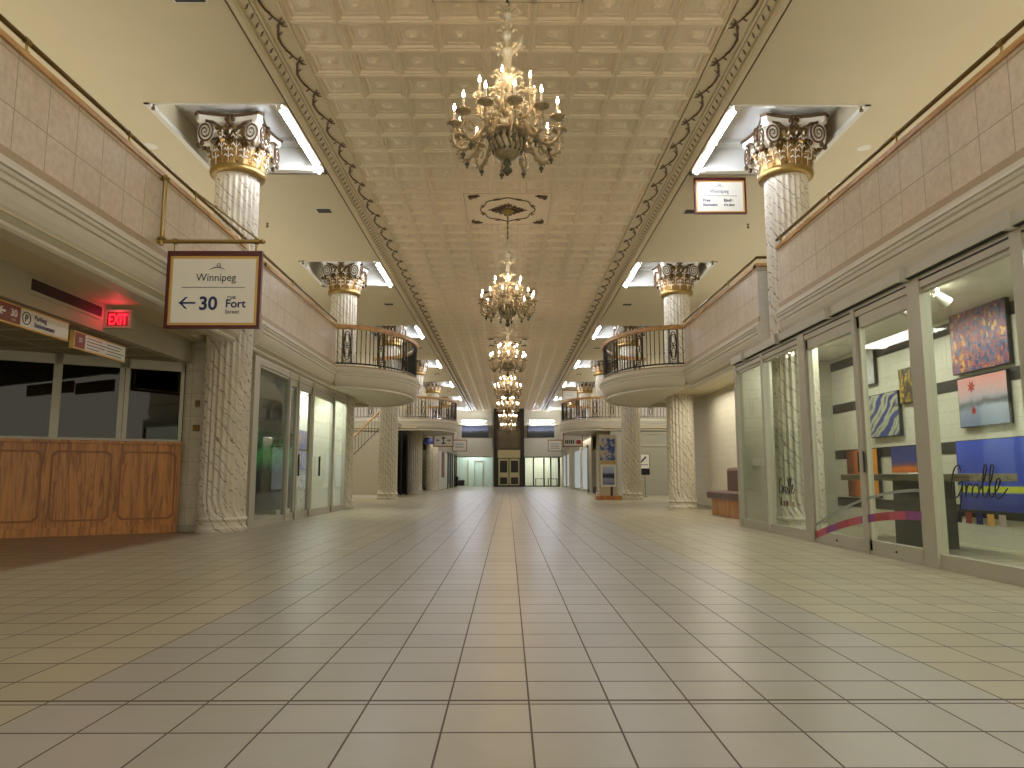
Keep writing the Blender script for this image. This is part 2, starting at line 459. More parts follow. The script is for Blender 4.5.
        v.box(min(s*3.745, s*3.757), max(s*3.745, s*3.757), Y0, YE, ZC-.063, ZC-.0)
        v.build('border_line', 'orn_line', o)
    return o
coffer()

# ------------------------------------------------------------------ parapets and cornices
CORN = [(-0.35, 3.98), (0.03, 3.98), (0.03, 3.965), (0.03, 3.90), (0.10, 3.895), (0.105, 3.86), (0.08, 3.85), (0.075, 3.815), (0.05, 3.80),
        (0.05, 3.745), (0.02, 3.735), (0.02, 3.70), (0.0, 3.62), (-0.03, 3.55), (-0.08, 3.49), (-0.14, 3.455), (-0.14, 3.44), (-0.11, 3.435), (-0.10, 3.40), (-0.13, 3.375), (-0.35, 3.375)]
def parapet(s, y0, y1, name, end_near=False):
    X = XR if s > 0 else XL
    n = -s
    def bx(m, a, b, *r): m.box(min(a, b), max(a, b), *r); return m
    o = struct(bx(MB(), X, X+s*0.16, y0, y1, 3.98, 5.07).build(name, 'tile'))
    if end_near: bx(MB(), X+s*.001, X+s*.42, y0-.006, y0+.1, 3.98, 5.07).build('tile_return', 'tilex', o)
    bx(MB(), X-s*.012, X+s*.02, y0-.01, y1, 3.985, 4.08).build('granite_band', 'band', o)
    MB().sweep([(X, y0-.02, n, 0), (X, y1, n, 0)], CORN).build('cornice', 'cream', o)
    return o
def railing_top(s, y0, y1, name, lab, near_end=False):
    X = XR if s > 0 else XL
    e = empty(name, (X, y0, 5.07), 0, lab, 'handrail')
    m = MB(); L = y1-y0
    m.box(min(-s*.03, s*.17), max(-s*.03, s*.17), -.02, L, 0, 0.065)
    if near_end: m.box(min(-s*.03, s*.46), max(-s*.03, s*.46), -.06, .1, 0, .065)
    m.build('wooden_rail', 'rail', e)
    m = MB(); px = s*.0
    m.tube([(px, -.02, .185), (px, L, .185)], .028, 10)
    if near_end: m.tube([(px, -.02, .185), (px+s*.4, -.04, .185)], .028, 10)
    m.build('brass_tube', 'brassd', e, smooth=40)
    y = L-0.2
    pm = None
    while y > 0:
        if pm is None:
            q = MB(); q.lathe([(.032, 0), (.032, .01), (.012, .015), (.012, .12), (.03, .135)], 10)
            q.tube([(0, -.035, .12), (0, .035, .12)], .036, 10)
            pm = q.build('rail_bracket', 'brass', e, smooth=40); pm.location = (px, y, .065)
        else:
            c = pm.copy(); C.objects.link(c); c.location = (px, y, .065)
        y -= 1.95
    return e
parapet(-1, Y0, 12.75, 'wall_left_parapet'); parapet(1, Y0, 12.72, 'wall_right_parapet')
parapet(-1, 13.7, 19.72, 'wall_left_parapet_far', True); parapet(1, 13.8, 19.72, 'wall_right_parapet_far', True)
parapet(-1, 43.7, 67.5, 'wall_left_parapet_end'); parapet(1, 43.7, 67.5, 'wall_right_parapet_end')
railing_top(-1, Y0, 12.75, 'parapet_handrail', 'oak and brass handrail above the hanging 30 Fort sign, left side')
railing_top(1, Y0, 12.72, 'parapet_handrail', 'oak and brass handrail over the art gallery windows, right side')
railing_top(-1, 13.7, 19.72, 'parapet_handrail', 'oak and brass handrail on the left, between first column and balcony', True)
railing_top(1, 13.8, 19.72, 'parapet_handrail', 'oak and brass handrail on the right, between first column and balcony', True)
railing_top(-1, 43.7, 67.5, 'parapet_handrail', 'distant left handrail running on beyond the second balcony')
railing_top(1, 43.7, 67.5, 'parapet_handrail', 'distant right handrail running on beyond the second balcony')

# mezzanine floors
def slab(name, x0, x1, y0, y1, z0=3.5, z1=3.96, mat='ceil'):
    return struct(MB().box(x0, x1, y0, y1, z0, z1).build(name, mat))
slab('floor_mezzanine_left', -10, XL-.05, Y0, 12.75); slab('floor_mezzanine_left_b', -10, CL-.47, 12.75, 13.8)
slab('floor_mezzanine_left_c', -10, XL-.05, 13.8, 25.3); slab('floor_mezzanine_left_d', -10, XL-.05, 38.1, 72)
slab('floor_mezzanine_right', XR+.05, 10, Y0, 12.75); slab('floor_mezzanine_right_b', CR+.47, 10, 12.75, 13.8)
slab('floor_mezzanine_right_c', XR+.05, 10, 13.8, 25.3); slab('floor_mezzanine_right_d', XR+.05, 10, 38.1, 72)
for s, nm in ((-1, 'left'), (1, 'right')):
    x = s*10
    struct(MB().box(min(x, x+s*.2), max(x, x+s*.2), Y0, 76, 3.9, ZC+.1).build('wall_%s_upper' % nm, 'wall'))
    struct(MB().box(min(x, x+s*.2), max(x, x+s*.2), Y0, 76, 0, 3.9).build('wall_%s_outer' % nm, 'walld'))

# ------------------------------------------------------------------ balconies
NB = 44
def ell(cy, X, s, n=NB, off=0.0):
    """ellipse path bulging into the hall; returns (x,y,nx,ny)"""
    a, b = 2.85, 1.88; out = []
    for k in range(n+1):
        th = pi*k/n
        y = cy-a*cos(th); x = X-s*b*sin(th)
        nx, ny = -s*sin(th)/b, -cos(th)/a
        l = math.hypot(nx, ny); nx /= l; ny /= l
        out.append((x+nx*off, y+ny*off, nx, ny))
    return out
proto_bal = MB(); proto_bal.tube([(0, 0, 0), (0, 0, .98)], .0125, 5)
proto_bal.lathe([(.0125, .28), (.024, .30), (.0125, .32)], 6)
proto_bal = proto_bal.build('baluster', 'iron', None)
def scroll_mesh():
    m = MB(); H = .98
    for o_ in (-.10, .10): m.tube([(o_, 0, 0), (o_, 0, H)], .013, 5)
    # long chamfered loop
    for (w, h0, h1, r) in ((.078, .10, .88, .014), (.05, .17, .42, .010), (.05, .56, .81, .010)):
        pts = []
        for k in range(25):
            a = 2*pi*k/24; c_, s_ = cos(a), sin(a)
            pts.append((w*(abs(c_)**.6)*(1 if c_ > 0 else -1), 0, (h0+h1)/2+(h1-h0)/2*(abs(s_)**.75)*(1 if s_ > 0 else -1)))
        m.tube(pts, r, 5)
    for dz in (.49,):
        for k in range(4):
            a = pi/4+pi/2*k
            pts = [(0.045*cos(a)+.028*cos(a+t_*.8), 0, dz+.045*sin(a)+.028*sin(a+t_*.8)) for t_ in range(8)]
            m.tube(pts, .007, 5)
        m.ball((0, 0, dz), .022)
    for z in (.04, .94):
        m.tube([(-.1, 0, z), (0, 0, z+.02), (.1, 0, z)], .007, 5)
    return m
proto_scr = scroll_mesh().build('scroll_panel', 'ironb', None)
def balcony(s, cy, lab, name='balcony'):
    X = XR if s > 0 else XL
    e = empty(name, (X, cy, 3.375), 0, lab, 'balcony', 'curved balconies over the hall')
    P = [(x-X, y-cy, nx, ny) for x, y, nx, ny in ell(cy, X, s)]
    dz = -3.375
    prof = [(p, z+dz) for p, z in [(-.30, 4.0), (.02, 4.0), (.025, 3.96), (.02, 3.90)]+CORN[4:-1]+[(-.30, 3.375)]]
    m = MB(); m.sweep(P, prof)
    # deck and underside
    m.prism([(x-nx*.28, y-ny*.28, .02) for x, y, nx, ny in P], (0, 0, .58))
    m.build('slab', 'cream', e, smooth=25)
    m = MB(); m.sweep(P, [(-.005, .60), (.028, .60), (.03, .635), (-.0, .64)]); m.build('granite_edge', 'band', e)
    m = MB(); m.sweep([(x-nx*.05, y-ny*.05, nx, ny) for x, y, nx, ny in P], [(-.06, 1.67), (.06, 1.67), (.075, 1.72), (.06, 1.79), (-.06, 1.79), (-.075, 1.72)]); m.build('wooden_handrail', 'rail', e, smooth=40)
    m = MB(); m.sweep([(x-nx*.05, y-ny*.05, nx, ny) for x, y, nx, ny in P], [(-.022, .69), (.022, .69), (.022, .73), (-.022, .73)]); m.build('bottom_rail', 'iron', e)
    # balusters by arc length
    fine = [(x-nx*.05, y-ny*.05, nx, ny) for x, y, nx, ny in ell(0, 0, s, 400)]
    L = [0]
    for a, b in zip(fine, fine[1:]): L.append(L[-1]+math.hypot(b[0]-a[0], b[1]-a[1]))
    def at(l):
        for k in range(len(L)-1):
            if L[k+1] >= l: return fine[k]
        return fine[-1]
    tot = L[-1]; n = 56; k = 0
    kinds = []
    for i in range(n+1):
        kinds.append('s' if i in (2, 10, 19, 28, 37, 46, 54) else 'b')
    for i, kd in enumerate(kinds):
        x, y, nx, ny = at(tot*(i+.4)/(n+.8))
        if kd == 'b' and (kinds[max(0, i-1)] == 's' or kinds[min(n, i+1)] == 's') and i % 2 == 99: continue
        src = proto_scr if kd == 's' else proto_bal
        c = src.copy(); C.objects.link(c); c.parent = e
        c.location = (x, y, .72 if kd == 'b' else .72); c.rotation_euler = (0, 0, math.atan2(ny, nx)-pi/2)
    return e
def straight_railing(name, x0, x1, y, lab):
    e = empty(name, (x0, y, 3.96), 0, lab, 'railing')
    L = x1-x0
    MB().box(0, L, -.05, .06, 1.13, 1.22).build('wooden_handrail', 'rail', e)
    MB().box(0, L, -.015, .015, .11, .135).build('bottom_rail', 'iron', e)
    i = 0; x = .1
    while x < L-.05:
        src = proto_scr if i % 6 == 3 else proto_bal
        c = src.copy(); C.objects.link(c); c.parent = e; c.location = (x, 0, .13); i += 1; x += .17
    return e
balcony(-1, CY[1], 'curved balcony with iron railing at the second left column, nearer one')
balcony(1, CY[1], 'curved balcony with iron railing at the second right column, nearer one')
balcony(-1, CY[3], 'farther curved balcony on the left, beyond the staircase')
balcony(1, CY[3], 'farther curved balcony on the right, above the poster stand')
# mezzanine front facing the camera behind the stairwell
for s, nm in ((-1, 'left'), (1, 'right')):
    X = XR if s > 0 else XL
    a, b = sorted((X, s*10))
    o = MB(); o.sweep([(a, 38.08, 0, -1), (b, 38.08, 0, -1)], CORN); struct(o.build('trim_mezzanine_front_%s' % nm, 'cream'))
    straight_railing('mezzanine_railing', a if s > 0 else -9.9, b-.1 if s > 0 else X, 38.1, 'straight iron railing with oak top on the %s upper floor edge facing us' % nm)
    a, b = sorted((X+s*.05, s*10))
    o = MB(); o.sweep([(a, 25.35, 0, 1), (b, 25.35, 0, 1)], CORN); struct(o.build('trim_stairwell_%s' % nm, 'cream'))

bpy.data.objects.remove(proto_bal); bpy.data.objects.remove(proto_scr)

# ------------------------------------------------------------------ columns
def shaft_mesh():
    m = MB(); seg = 24; rings = []
    def ring(z, r, depth, tw=0.0):
        vs = []
        r *= .96; depth *= .96
        for k in range(seg):
            for j in range(5):
                f = j/5; a = 2*pi*(k+f)/seg+tw
                d = depth*(sin(pi*min(1, max(0, (f-.12)/.76))) if .12 < f < .88 else 0)
                vs.append(m.b.verts.new(((r-d)*cos(a), (r-d)*sin(a), z)))
        return vs
    zs = [(.27, .445, 0, .30), (.33, .44, .012, .24), (.40, .436, .032, .12), (.50, .434, .036, .04), (.62, .433, .036, 0)]
    zs += [(.62+.5*i, .433-.0008*i, .036, 0) for i in range(1, 12)]+[(6.50, .42, .036, 0), (6.66, .42, .010, 0), (6.70, .42, 0, 0)]
    for z, r, d, tw in zs: rings.append(ring(z, r, d, tw))
    n = seg*5
    for a, c in zip(rings, rings[1:]):
        for i in range(n): m.b.faces.new((a[i], a[(i+1) % n], c[(i+1) % n], c[i]))
    return m
def capital(e0):
    # bell
    e = MB().lathe([(.40, 6.58), (.42, 6.64), (.41, 6.75), (.42, 6.95), (.47, 7.08), (.50, 7.12)], 32).build('capital', 'gold', e0, smooth=True)
    e.location = (0, 0, 6.67-6.56*1.5); e.scale = (1.07, 1.07, 1.5)
    MB().lathe([(.42, 6.56), (.465, 6.57), (.48, 6.60), (.475, 6.64), (.44, 6.66), (.42, 6.66)], 32).build('neck_ring', 'gold', e, smooth=True)
    # leaves
    m = MB(); mw = MB()
    def leaf(mm, a, z0, h, w, r0, out):
        nu, nv = 7, 6; g = []
        for i in range(nv+1):
            f = i/nv
            z = z0+h*(f if f < .8 else .8+.2*sin((f-.8)/.2*pi)*.6-.1*(f-.8)/.2)
            rr = r0+out*(f**2.2)+(.03 if f > .85 else 0)
            ww = w*(.75+.35*sin(pi*f*.9))*(1 if f < .75 else 1-(f-.75)*2.4)*(1+.13*(i % 2))
            row = []
            for j in range(nu+1):
                u = j/nu*2-1
                ang = a+u*ww/rr*.5
                r_ = rr+.035*(1-u*u)-.02*(abs(math.sin(u*5)))
                row.append(mm.b.verts.new((r_*cos(ang), r_*sin(ang), z-.03*abs(u))))
            g.append(row)
        for i in range(nv):
            for j in range(nu): mm.b.faces.new((g[i][j], g[i][j+1], g[i+1][j+1], g[i+1][j]))
        mm.ball(((r0+out+.03)*cos(a), (r0+out+.03)*sin(a), z0+h*.9), .026, u=6, v=5)
    for k in range(12): leaf(m, 2*pi*k/12, 6.64, .22, .21, .43, .05)
    for k in range(12): leaf(m, 2*pi*(k+.5)/12, 6.70, .32, .17, .42, .10)
    m.build('acanthus_leaves', 'gild', e, smooth=30)
    m = MB()
    for row, (a0, z0, h, r0, out) in enumerate(((0, 6.64, .20, .475, .05), (.5, 6.74, .28, .475, .10))):
        for k in range(12):
            a = 2*pi*(k+a0)/12
            def pt(f, da): 
                rr = r0+out*f**2; return ((rr)*cos(a+da), rr*sin(a+da), z0+h*f)
            m.tube([pt(0, 0), pt(.5, 0), pt(.95, 0)], [.006, .008, .016], 5)
            for sg in (-1, 1):
                for f in (.45, .8): m.tube([pt(f-.1, 0), pt(f+.08, sg*.10), pt(f-.02, sg*.17)], [.004, .010, .006], 5)
    for k in range(24):
        a = 2*pi*k/24; m.tube([(.49*cos(a), .49*sin(a), 6.98), (.53*cos(a+.05), .53*sin(a+.05), 7.04), (.50*cos(a+.1), .50*sin(a+.1), 7.07)], [.012, .018, .010], 5)
    m.build('leaf_veins', 'white', e, smooth=True)
    # abacus with concave sides and cut corners
    def star(h, cut, conc):
        pts = []
        for q in range(4):
            a = pi/2*q-pi/4
            c_, s_ = cos(a-pi/4+pi/4), sin(a)
            base = Matrix.Rotation(pi/2*q, 2)
            for (x, y) in [(h, -h+cut)]+[(h-conc*(1-(t_)**2), (h-cut)*t_) for t_ in (-.75, -.5, -.25, 0, .25, .5, .75)]+[(h, h-cut)]:
                v = base @ Vector((x, y)); pts.append(v)
        return pts
    def layer(name, mat, zs):
        m = MB(); rings = []
        for z, h in zs: rings.append([m.b.verts.new((*p, z)) for p in star(h, .075, .11)])
        n = len(rings[0])
        for a, c in zip(rings, rings[1:]):
            for i in range(n): m.b.faces.new((a[i], a[(i+1) % n], c[(i+1) % n], c[i]))
        m.b.faces.new(rings[0][::-1]); m.b.faces.new(rings[-1]); return m.build(name, mat, e)
    layer('abacus', 'white', [(7.12, .50), (7.17, .575), (7.235, .585)])
    layer('abacus_moulding', 'bronze', [(7.235, .60), (7.262, .612), (7.275, .60)])
    MB().box(-.33, .33, -.33, .33, 7.2, 7.36).build('top_block', 'white', e)
    # volutes: four corners x two faces
    mw = MB(); mg = MB()
    for q in range(4):
        rot = Matrix.Rotation(pi/2*q, 3, 'Z')
        for sd in (-1, 1):
            c0 = Vector((.50, sd*.40, 7.02))
            # disc (white) : axis roughly x
            R_ = .135; N = 20
            f = [rot @ (c0+Vector((.035, R_*cos(2*pi*k/N), R_*sin(2*pi*k/N)))) for k in range(N)]
            mw.prism(f, rot @ Vector((-.16, -sd*.02, 0)))
            pts = []; rr = []
            T = 2.6*2*pi
            for k in range(46):
                t_ = k/45; a = T*t_; r = R_*(1-t_)+.012
                pts.append(rot @ (c0+Vector((.045+.02*t_, -sd*r*sin(a), r*cos(a))))); rr.append(.0165*(1-t_*.55))
            mg.tube(pts, rr, 5)
            # band linking volute to centre
            p2 = [rot @ Vector((.55, sd*.40, 7.155)), rot @ Vector((.53, sd*.28, 7.15)), rot @ Vector((.49, sd*.15, 7.10)), rot @ Vector((.47, sd*.07, 6.98)), rot @ Vector((.48, sd*.05, 6.90))]
            mg.tube(p2, [.018, .02, .02, .018, .012], 5)
            mg.tube([rot @ Vector((.5, sd*.28, 6.93)), rot @ Vector((.49, sd*.16, 6.97)), rot @ Vector((.5, sd*.02, 6.96))], [.02, .012, .02], 5)
            mg.ball(rot @ Vector((.52, sd*.27, 6.90)), .035, u=7, v=5); mg.ball(rot @ Vector((.55, sd*.44, 6.87)), .04, u=7, v=5)
        # fleuron
        for (y, z, r) in ((0, 7.17, .055), (-.06, 7.2, .035), (.06, 7.2, .035), (0, 7.24, .04), (-.05, 7.12, .035), (.05, 7.12, .035), (0, 7.06, .045), (0, 6.99, .035), (-.09, 7.05, .025), (.09, 7.05, .025)):
            mg.ball(rot @ Vector((.5, y, z)), r, u=7, v=5)
    mw.build('volute_scrolls', 'white', e, smooth=40); mg.build('volute_gilding', 'bronze', e, smooth=True)
def base(e):
    MB().lathe([(.43, 0), (.45, .0), (.462, .03), (.458, .085), (.43, .105), (.425, .12), (.425, .20), (.445, .21), (.455, .235), (.445, .262), (.42, .275)], 40).build('base', 'marble', e, smooth=40)
col0 = empty('fluted_column', (CL, CY[0], 0), 0, None, 'column', 'fluted marble columns')
base(col0); shaft_mesh().build('shaft', 'marble', col0, smooth=30); capital(col0)
cl = {(-1, 0): 'nearest left fluted marble column, beside the wooden counter',
      (1, 0): 'nearest right fluted marble column, seen through the gallery glass',
      (-1, 1): 'second left fluted marble column, behind the nearer left balcony railing',
      (1, 1): 'second right fluted marble column, standing beside the leather bench',
      (-1, 2): 'third left fluted marble column, standing beside the staircase',
      (1, 2): 'third right fluted marble column, between poster stand and sign stand',
      (-1, 3): 'fourth left fluted marble column, under the farther left balcony',
      (1, 3): 'fourth right fluted marble column, behind the poster stand',
      (-1, 4): 'fifth left fluted marble column, behind the small navy sign',
      (1, 4): 'fifth right fluted marble column, beside the far bright shop window',
      (-1, 5): 'sixth left fluted marble column, its capital near the far wall',
      (1, 5): 'sixth right fluted marble column, its capital near the far wall'}
for i in range(6):
    for s in (-1, 1):
        x = CR if s > 0 else CL
        if s < 0 and i == 0: col0['label'] = cl[(s, i)]; continue
        dup(col0, (x, CY[i], 0), None, cl[(s, i)])

# ------------------------------------------------------------------ fluorescent fixtures
fl = empty('fluorescent_light', (-3.93, 11.74, 7.27), 0, None, 'ceiling light', 'fluorescent strips in the ceiling recesses')
MB().box(-.06, .06, 0, 2.72, .04, .075).build('fixture_body', 'plastic', fl)
for k in (0, 1):
    MB().tube([(0, .04+1.35*k, 0), (0, 1.33+1.35*k, 0)], .020, 10).build('fluorescent_tube', 'tube', fl, smooth=True)
for yy in (0.0, 1.33, 2.68): MB().box(-.035, .035, yy, yy+.05, -.04, .05).build('lamp_holder', 'plastic', fl)
WH = ['first', 'second', 'third', 'fourth', 'fifth', 'sixth']
fl['label'] = 'bright fluorescent strip in left ceiling recess above the first column'
for i in range(-1, 7):
    for s in (-1, 1):
        if i == 0 and s == -1: continue
        nm = ('left' if s < 0 else 'right')
        lab = 'bright fluorescent strip in %s ceiling recess above the %s column' % (nm, WH[i]) if 0 <= i < 6 else ('fluorescent strip in %s ceiling recess closest to the end wall' % nm if i == 6 else 'fluorescent strip in the %s ceiling recess overhead behind us' % nm)
        dup(fl, (s*3.93, 11.74+PITCH*i, 7.27), None, lab)

# ------------------------------------------------------------------ chandeliers
def chandelier():
    e = empty('chandelier', (-.01, 8.05, 4.45), 0, None, 'chandelier', 'ornate chandeliers down the hall')
    z0 = 4.45
    def Z(z): return z-z0
    MB().lathe([(.0, Z(7.30)), (.16, Z(7.295)), (.14, Z(7.26)), (.06, Z(7.22)), (.02, Z(7.16))], 20).build('ceiling_canopy', 'brass', e, smooth=True)
    m = MB(); zz = 7.18; k = 0
    m.tube([(0, 0, Z(7.2)), (0, 0, Z(6.55))], .009, 6)
    while zz > 6.6:
        pts = []
        for i in range(11):
            a = 2*pi*i/10; dx = .022*cos(a); dzz = .04*sin(a)
            pts.append((dx if k % 2 else 0, 0 if k % 2 else dx, Z(zz)+dzz))
        m.tube(pts, .006, 5); zz -= .062; k += 1
    m.build('chain', 'darkmetal', e, smooth=True)
    prof = [(.0, 6.58), (.02, 6.56), (.035, 6.53), (.03, 6.50), (.07, 6.47), (.06, 6.44), (.03, 6.42), (.045, 6.36), (.065, 6.32), (.04, 6.28), (.06, 6.24), (.075, 6.19), (.05, 6.14), (.035, 6.10), (.07, 6.05), (.09, 6.0), (.06, 5.95), (.05, 5.90),
            (.06, 5.82), (.055, 5.75), (.10, 5.70), (.115, 5.66), (.07, 5.62), (.06, 5.56), (.08, 5.48), (.12, 5.40), (.10, 5.32), (.09, 5.22), (.14, 5.12), (.16, 5.06), (.12, 5.0), (.0, 5.0)]
    MB().lathe([(r, Z(z)) for r, z in prof], 20, cap=False).build('central_stem', 'cream_metal', e, smooth=True)
    # leafy clusters up the stem
    rnd = random.Random(3)
    for (z, r, n, l) in ((6.50, .06, 8, .10), (6.26, .05, 6, .07), (6.02, .07, 8, .11), (5.68, .09, 9, .11), (5.45, .09, 8, .15), (5.28, .10, 10, .18), (5.12, .14, 10, .14)):
        m = MB()
        for k in range(n):
            a = 2*pi*k/n+z*3
            d = Vector((cos(a), sin(a), 0)); p = d*.02+Vector((0, 0, Z(z)-.03))
            q = d*(r+l*.6)+Vector((0, 0, Z(z)+l*.35)); q2 = d*(r+l)+Vector((0, 0, Z(z)+l*.1))
            q3 = d*(r+l*.8)+Vector((0, 0, Z(z)-l*.1))
            m.tube([p, q, q2, q3], [.018, .022, .016, .006], 6)
        m.build('leaf_cluster', 'cream_metal', e, smooth=True)
    m = MB(); m.tube([(.04, 0, Z(6.0)), (.11, -.02, Z(6.03)), (.16, -.02, Z(6.10)), (.19, -.02, Z(6.22))], [.03, .034, .030, .012], 7)
    for k in range(5): m.ball((.11+.018*k, -.02, Z(6.04+.035*k)), .03-.002*k, u=7, v=5)
    m.build('flower_spray', 'cream_metal', e, smooth=True)
    m = MB()
    for k in range(46):
        a = rnd.random()*2*pi; z = rnd.uniform(5.08, 5.5); r = .16+.15*rnd.random()
        m.ball((r*cos(a), r*sin(a), Z(z)), rnd.uniform(.014, .028), u=6, v=5)
    tag(m.build('porcelain_beads', 'cream_metal', e, smooth=True), kind='stuff')
    # bowl
    MB().lathe([(r, Z(z)) for r, z in [(.0, 5.0), (.20, 5.0), (.26, 4.985), (.265, 4.955), (.235, 4.94), (.205, 4.93), (.212, 4.86), (.195, 4.78), (.15, 4.70), (.09, 4.66), (.05, 4.645), (.0, 4.64)]], 28, cap=False).build('bowl', 'armmetal', e, smooth=True)
    m = MB()
    for k in range(16):
        a = 2*pi*k/16
        m.ball((.214*cos(a), .214*sin(a), Z(4.89)), .028, (1, 1, 1.3), 8, 6); 
        m.tube([(.212*cos(a), .212*sin(a), Z(4.86)), (.19*cos(a+.2), .19*sin(a+.2), Z(4.77)), (.13*cos(a), .13*sin(a), Z(4.70))], [.016, .012, .006], 5); m.ball((.17*cos(a+.2), .17*sin(a+.2), Z(4.745)), .022, u=6, v=4)
    m.build('bowl_relief', 'darkmetal', e, smooth=True)
    MB().lathe([(r, Z(z)) for r, z in [(.0, 4.65), (.04, 4.64), (.055, 4.60), (.03, 4.57), (.06, 4.54), (.065, 4.51), (.02, 4.47), (.0, 4.45)]], 14, cap=False).build('finial', 'darkmetal', e, smooth=True)
    # arms
    def arm_curve(kind):
        if kind == 0:   # lower
            K = [(.20, 4.97), (.27, 5.02), (.35, 4.99), (.40, 4.90), (.46, 4.80), (.55, 4.755), (.635, 4.79), (.675, 4.87), (.655, 4.95), (.66, 5.03)]
        else:
            K = [(.09, 5.22), (.13, 5.28), (.18, 5.25), (.21, 5.16), (.26, 5.10), (.33, 5.12), (.375, 5.20), (.37, 5.30), (.365, 5.36)]
        P = [Vector((r, 0, Z(z))) for r, z in K]; out = []
        for i in range(len(P)-1):
            p0 = P[max(i-1, 0)]; p1 = P[i]; p2 = P[i+1]; p3 = P[min(i+2, len(P)-1)]
            for t_ in (0, .33, .66):
                t2, t3 = t_*t_, t_*t_*t_
                out.append(.5*((2*p1)+(-p0+p2)*t_+(2*p0-5*p1+4*p2-p3)*t2+(-p0+3*p1-3*p2+p3)*t3))
        out.append(P[-1]); return out
    protos = []
    for kind in (0, 1):
        pts = arm_curve(kind); n = len(pts); m = MB()
        m.tube(pts, [.024-.008*abs(2*i/n-1)+(.006 if i % 3 == 0 else 0) for i in range(n)], 7)
        # leaf knobs and inner curl
        for i in range(2, n-2, 2):
            p = pts[i]; t_ = (pts[i+1]-pts[i-1]).normalized(); nn = Vector((t_.z, 0, -t_.x))
            m.tube([p, p+nn*.035+t_*.015, p+nn*.04+t_*.04], [.014, .012, .004], 5)
        if kind == 0:
            c = Vector((.56, 0, Z(4.90))); sp = [c+Vector((cos(a)*(.085-.011*a), 0, sin(a)*(.085-.011*a))) for a in [x*.55 for x in range(12)]]
            m.tube(sp, .010, 5)
            c = Vector((.36, 0, Z(4.86))); sp = [c+Vector((-cos(a)*(.06-.008*a), 0, sin(a)*(.06-.008*a))) for a in [x*.55 for x in range(12)]]
            m.tube(sp, .010, 5)
        a0 = m.build('arm', 'armmetal', e, smooth=True)
        cr, cz = (.66, 5.03) if kind == 0 else (.365, 5.36)
        sc = 1.0 if kind == 0 else .85
        q = MB(); q.lathe([(.0, -.03), (.02, -.03), (.03, 0), (.085*sc, .012), (.098*sc, .03), (.092*sc, .042), (.04, .03), (.034, .075), (.0, .075)], 16, (cr, 0, Z(cz)), cap=False)
        for k in range(12):
            a = 2*pi*k/12; q.ball((cr+.09*sc*cos(a), .09*sc*sin(a), Z(cz)+.026), .014, u=6, v=4)
        q.build('drip_pan', 'armmetal' if kind == 0 else 'cream_metal', a0, smooth=True)
        MB().lathe([(.017, 0), (.017, .11), (.012, .115)], 9, (cr, 0, Z(cz)+.07)).build('candle', 'candle', a0, smooth=40)
        MB().lathe([(.003, 0), (.016, .018), (.017, .035), (.010, .062), (.002, .09)], 8, (cr, 0, Z(cz)+.185)).build('bulb', 'bulb', a0, smooth=True)
        if kind == 0:
            MB().lathe([(.0, .0), (.008, 0), (.008, -.03), (.03, -.04), (.034, -.06), (.012, -.075), (.014, -.10), (.0, -.11)], 10, (.55, 0, Z(4.74)), cap=False).build('tassel', 'darkmetal', a0, smooth=True)
        protos.append(a0)
    for kind, n, off in ((0, 12, .13), (1, 6, .35)):
        for k in range(n):
            o = protos[kind] if k == 0 else copy_tree(protos[kind], e)
            o.rotation_euler = (0, 0, 2*pi*k/n+off)
    return e
ch0 = chandelier(); ch0.scale = (.94, .94, 1)
ch0['label'] = 'nearest ornate chandelier, largest in view at the top of the picture'
CHY = [8.05+8.63*i for i in range(7)]
for i in range(1, 7):
    dup(ch0, (-.01, CHY[i], 4.45), i*.21, '%s ornate chandelier counting from the camera%s' % (ORD[i] if i else '', ', in front of the elevator tower' if i == 6 else ''))
# ------------------------------------------------------------------ ceiling small items
def vent(x, y, lab, w=.42, d=.22, g=None):
    e = empty('ceiling_vent', (x, y, ZC), 0, lab, 'vent', g)
    MB().box(-w/2, w/2, -d/2, d/2, -.012, 0).build('vent_frame', 'plastic', e)
    m = MB(); 
    m.box(-w/2+.03, w/2-.03, -d/2+.03, d/2-.03, -.02, -.005); m.build('vent_grille', 'slot', e)
vent(-4.24, 8.85, 'large dark ceiling vent at the top left edge of the picture', .46, .34)
for s in (-1, 1):
    o = MB().lathe([(.13, 0), (.13, -.008), (.10, -.012), (.0, -.012)], 24, cap=False).build('ceiling_speaker', 'ceil2', smooth=30); o.location = (s*6.88, 13.3, ZC)
    tag(o, 'faint round ceiling speaker cover beside the nearest %s recess' % ('left' if s < 0 else 'right'), 'speaker')
for i, y in enumerate((16.7, 26.2, 35.4, 44.6, 53.8)):
    for s in (-1, 1):
        vent(s*4.4, y, '%s small dark ceiling slot vent on the %s side' % (['first', 'second', 'third', 'fourth', 'fifth'][i], 'left' if s < 0 else 'right'), .38, .30, 'slot vents between recesses')
sp = empty('sprinkler_head', (-6.05, 11.7, ZC), 0, 'small brass sprinkler head on the left side ceiling', 'sprinkler', 'sprinklers on the left ceiling')
m = MB(); m.lathe([(.035, 0), (.035, -.01), (.012, -.012), (.012, -.06), (.02, -.065), (.012, -.08), (.035, -.10), (.035, -.104)], 10); m.tube([(-.02, 0, -.05), (-.03, 0, -.08), (0, 0, -.1), (.03, 0, -.08), (.02, 0, -.05)], .005, 5)
m.build('body', 'brassd', sp, smooth=40)
for s in (-1, 1):
    for y in (11.7, 17.6, 20.8, 27.0, 30.0):
        if s < 0 and y == 11.7: continue
        dup(sp, (s*6.05, y, ZC), None, 'small brass sprinkler head on the %s side ceiling' % ('left' if s < 0 else 'right'), 'sprinklers on the %s ceiling' % ('left' if s < 0 else 'right'))

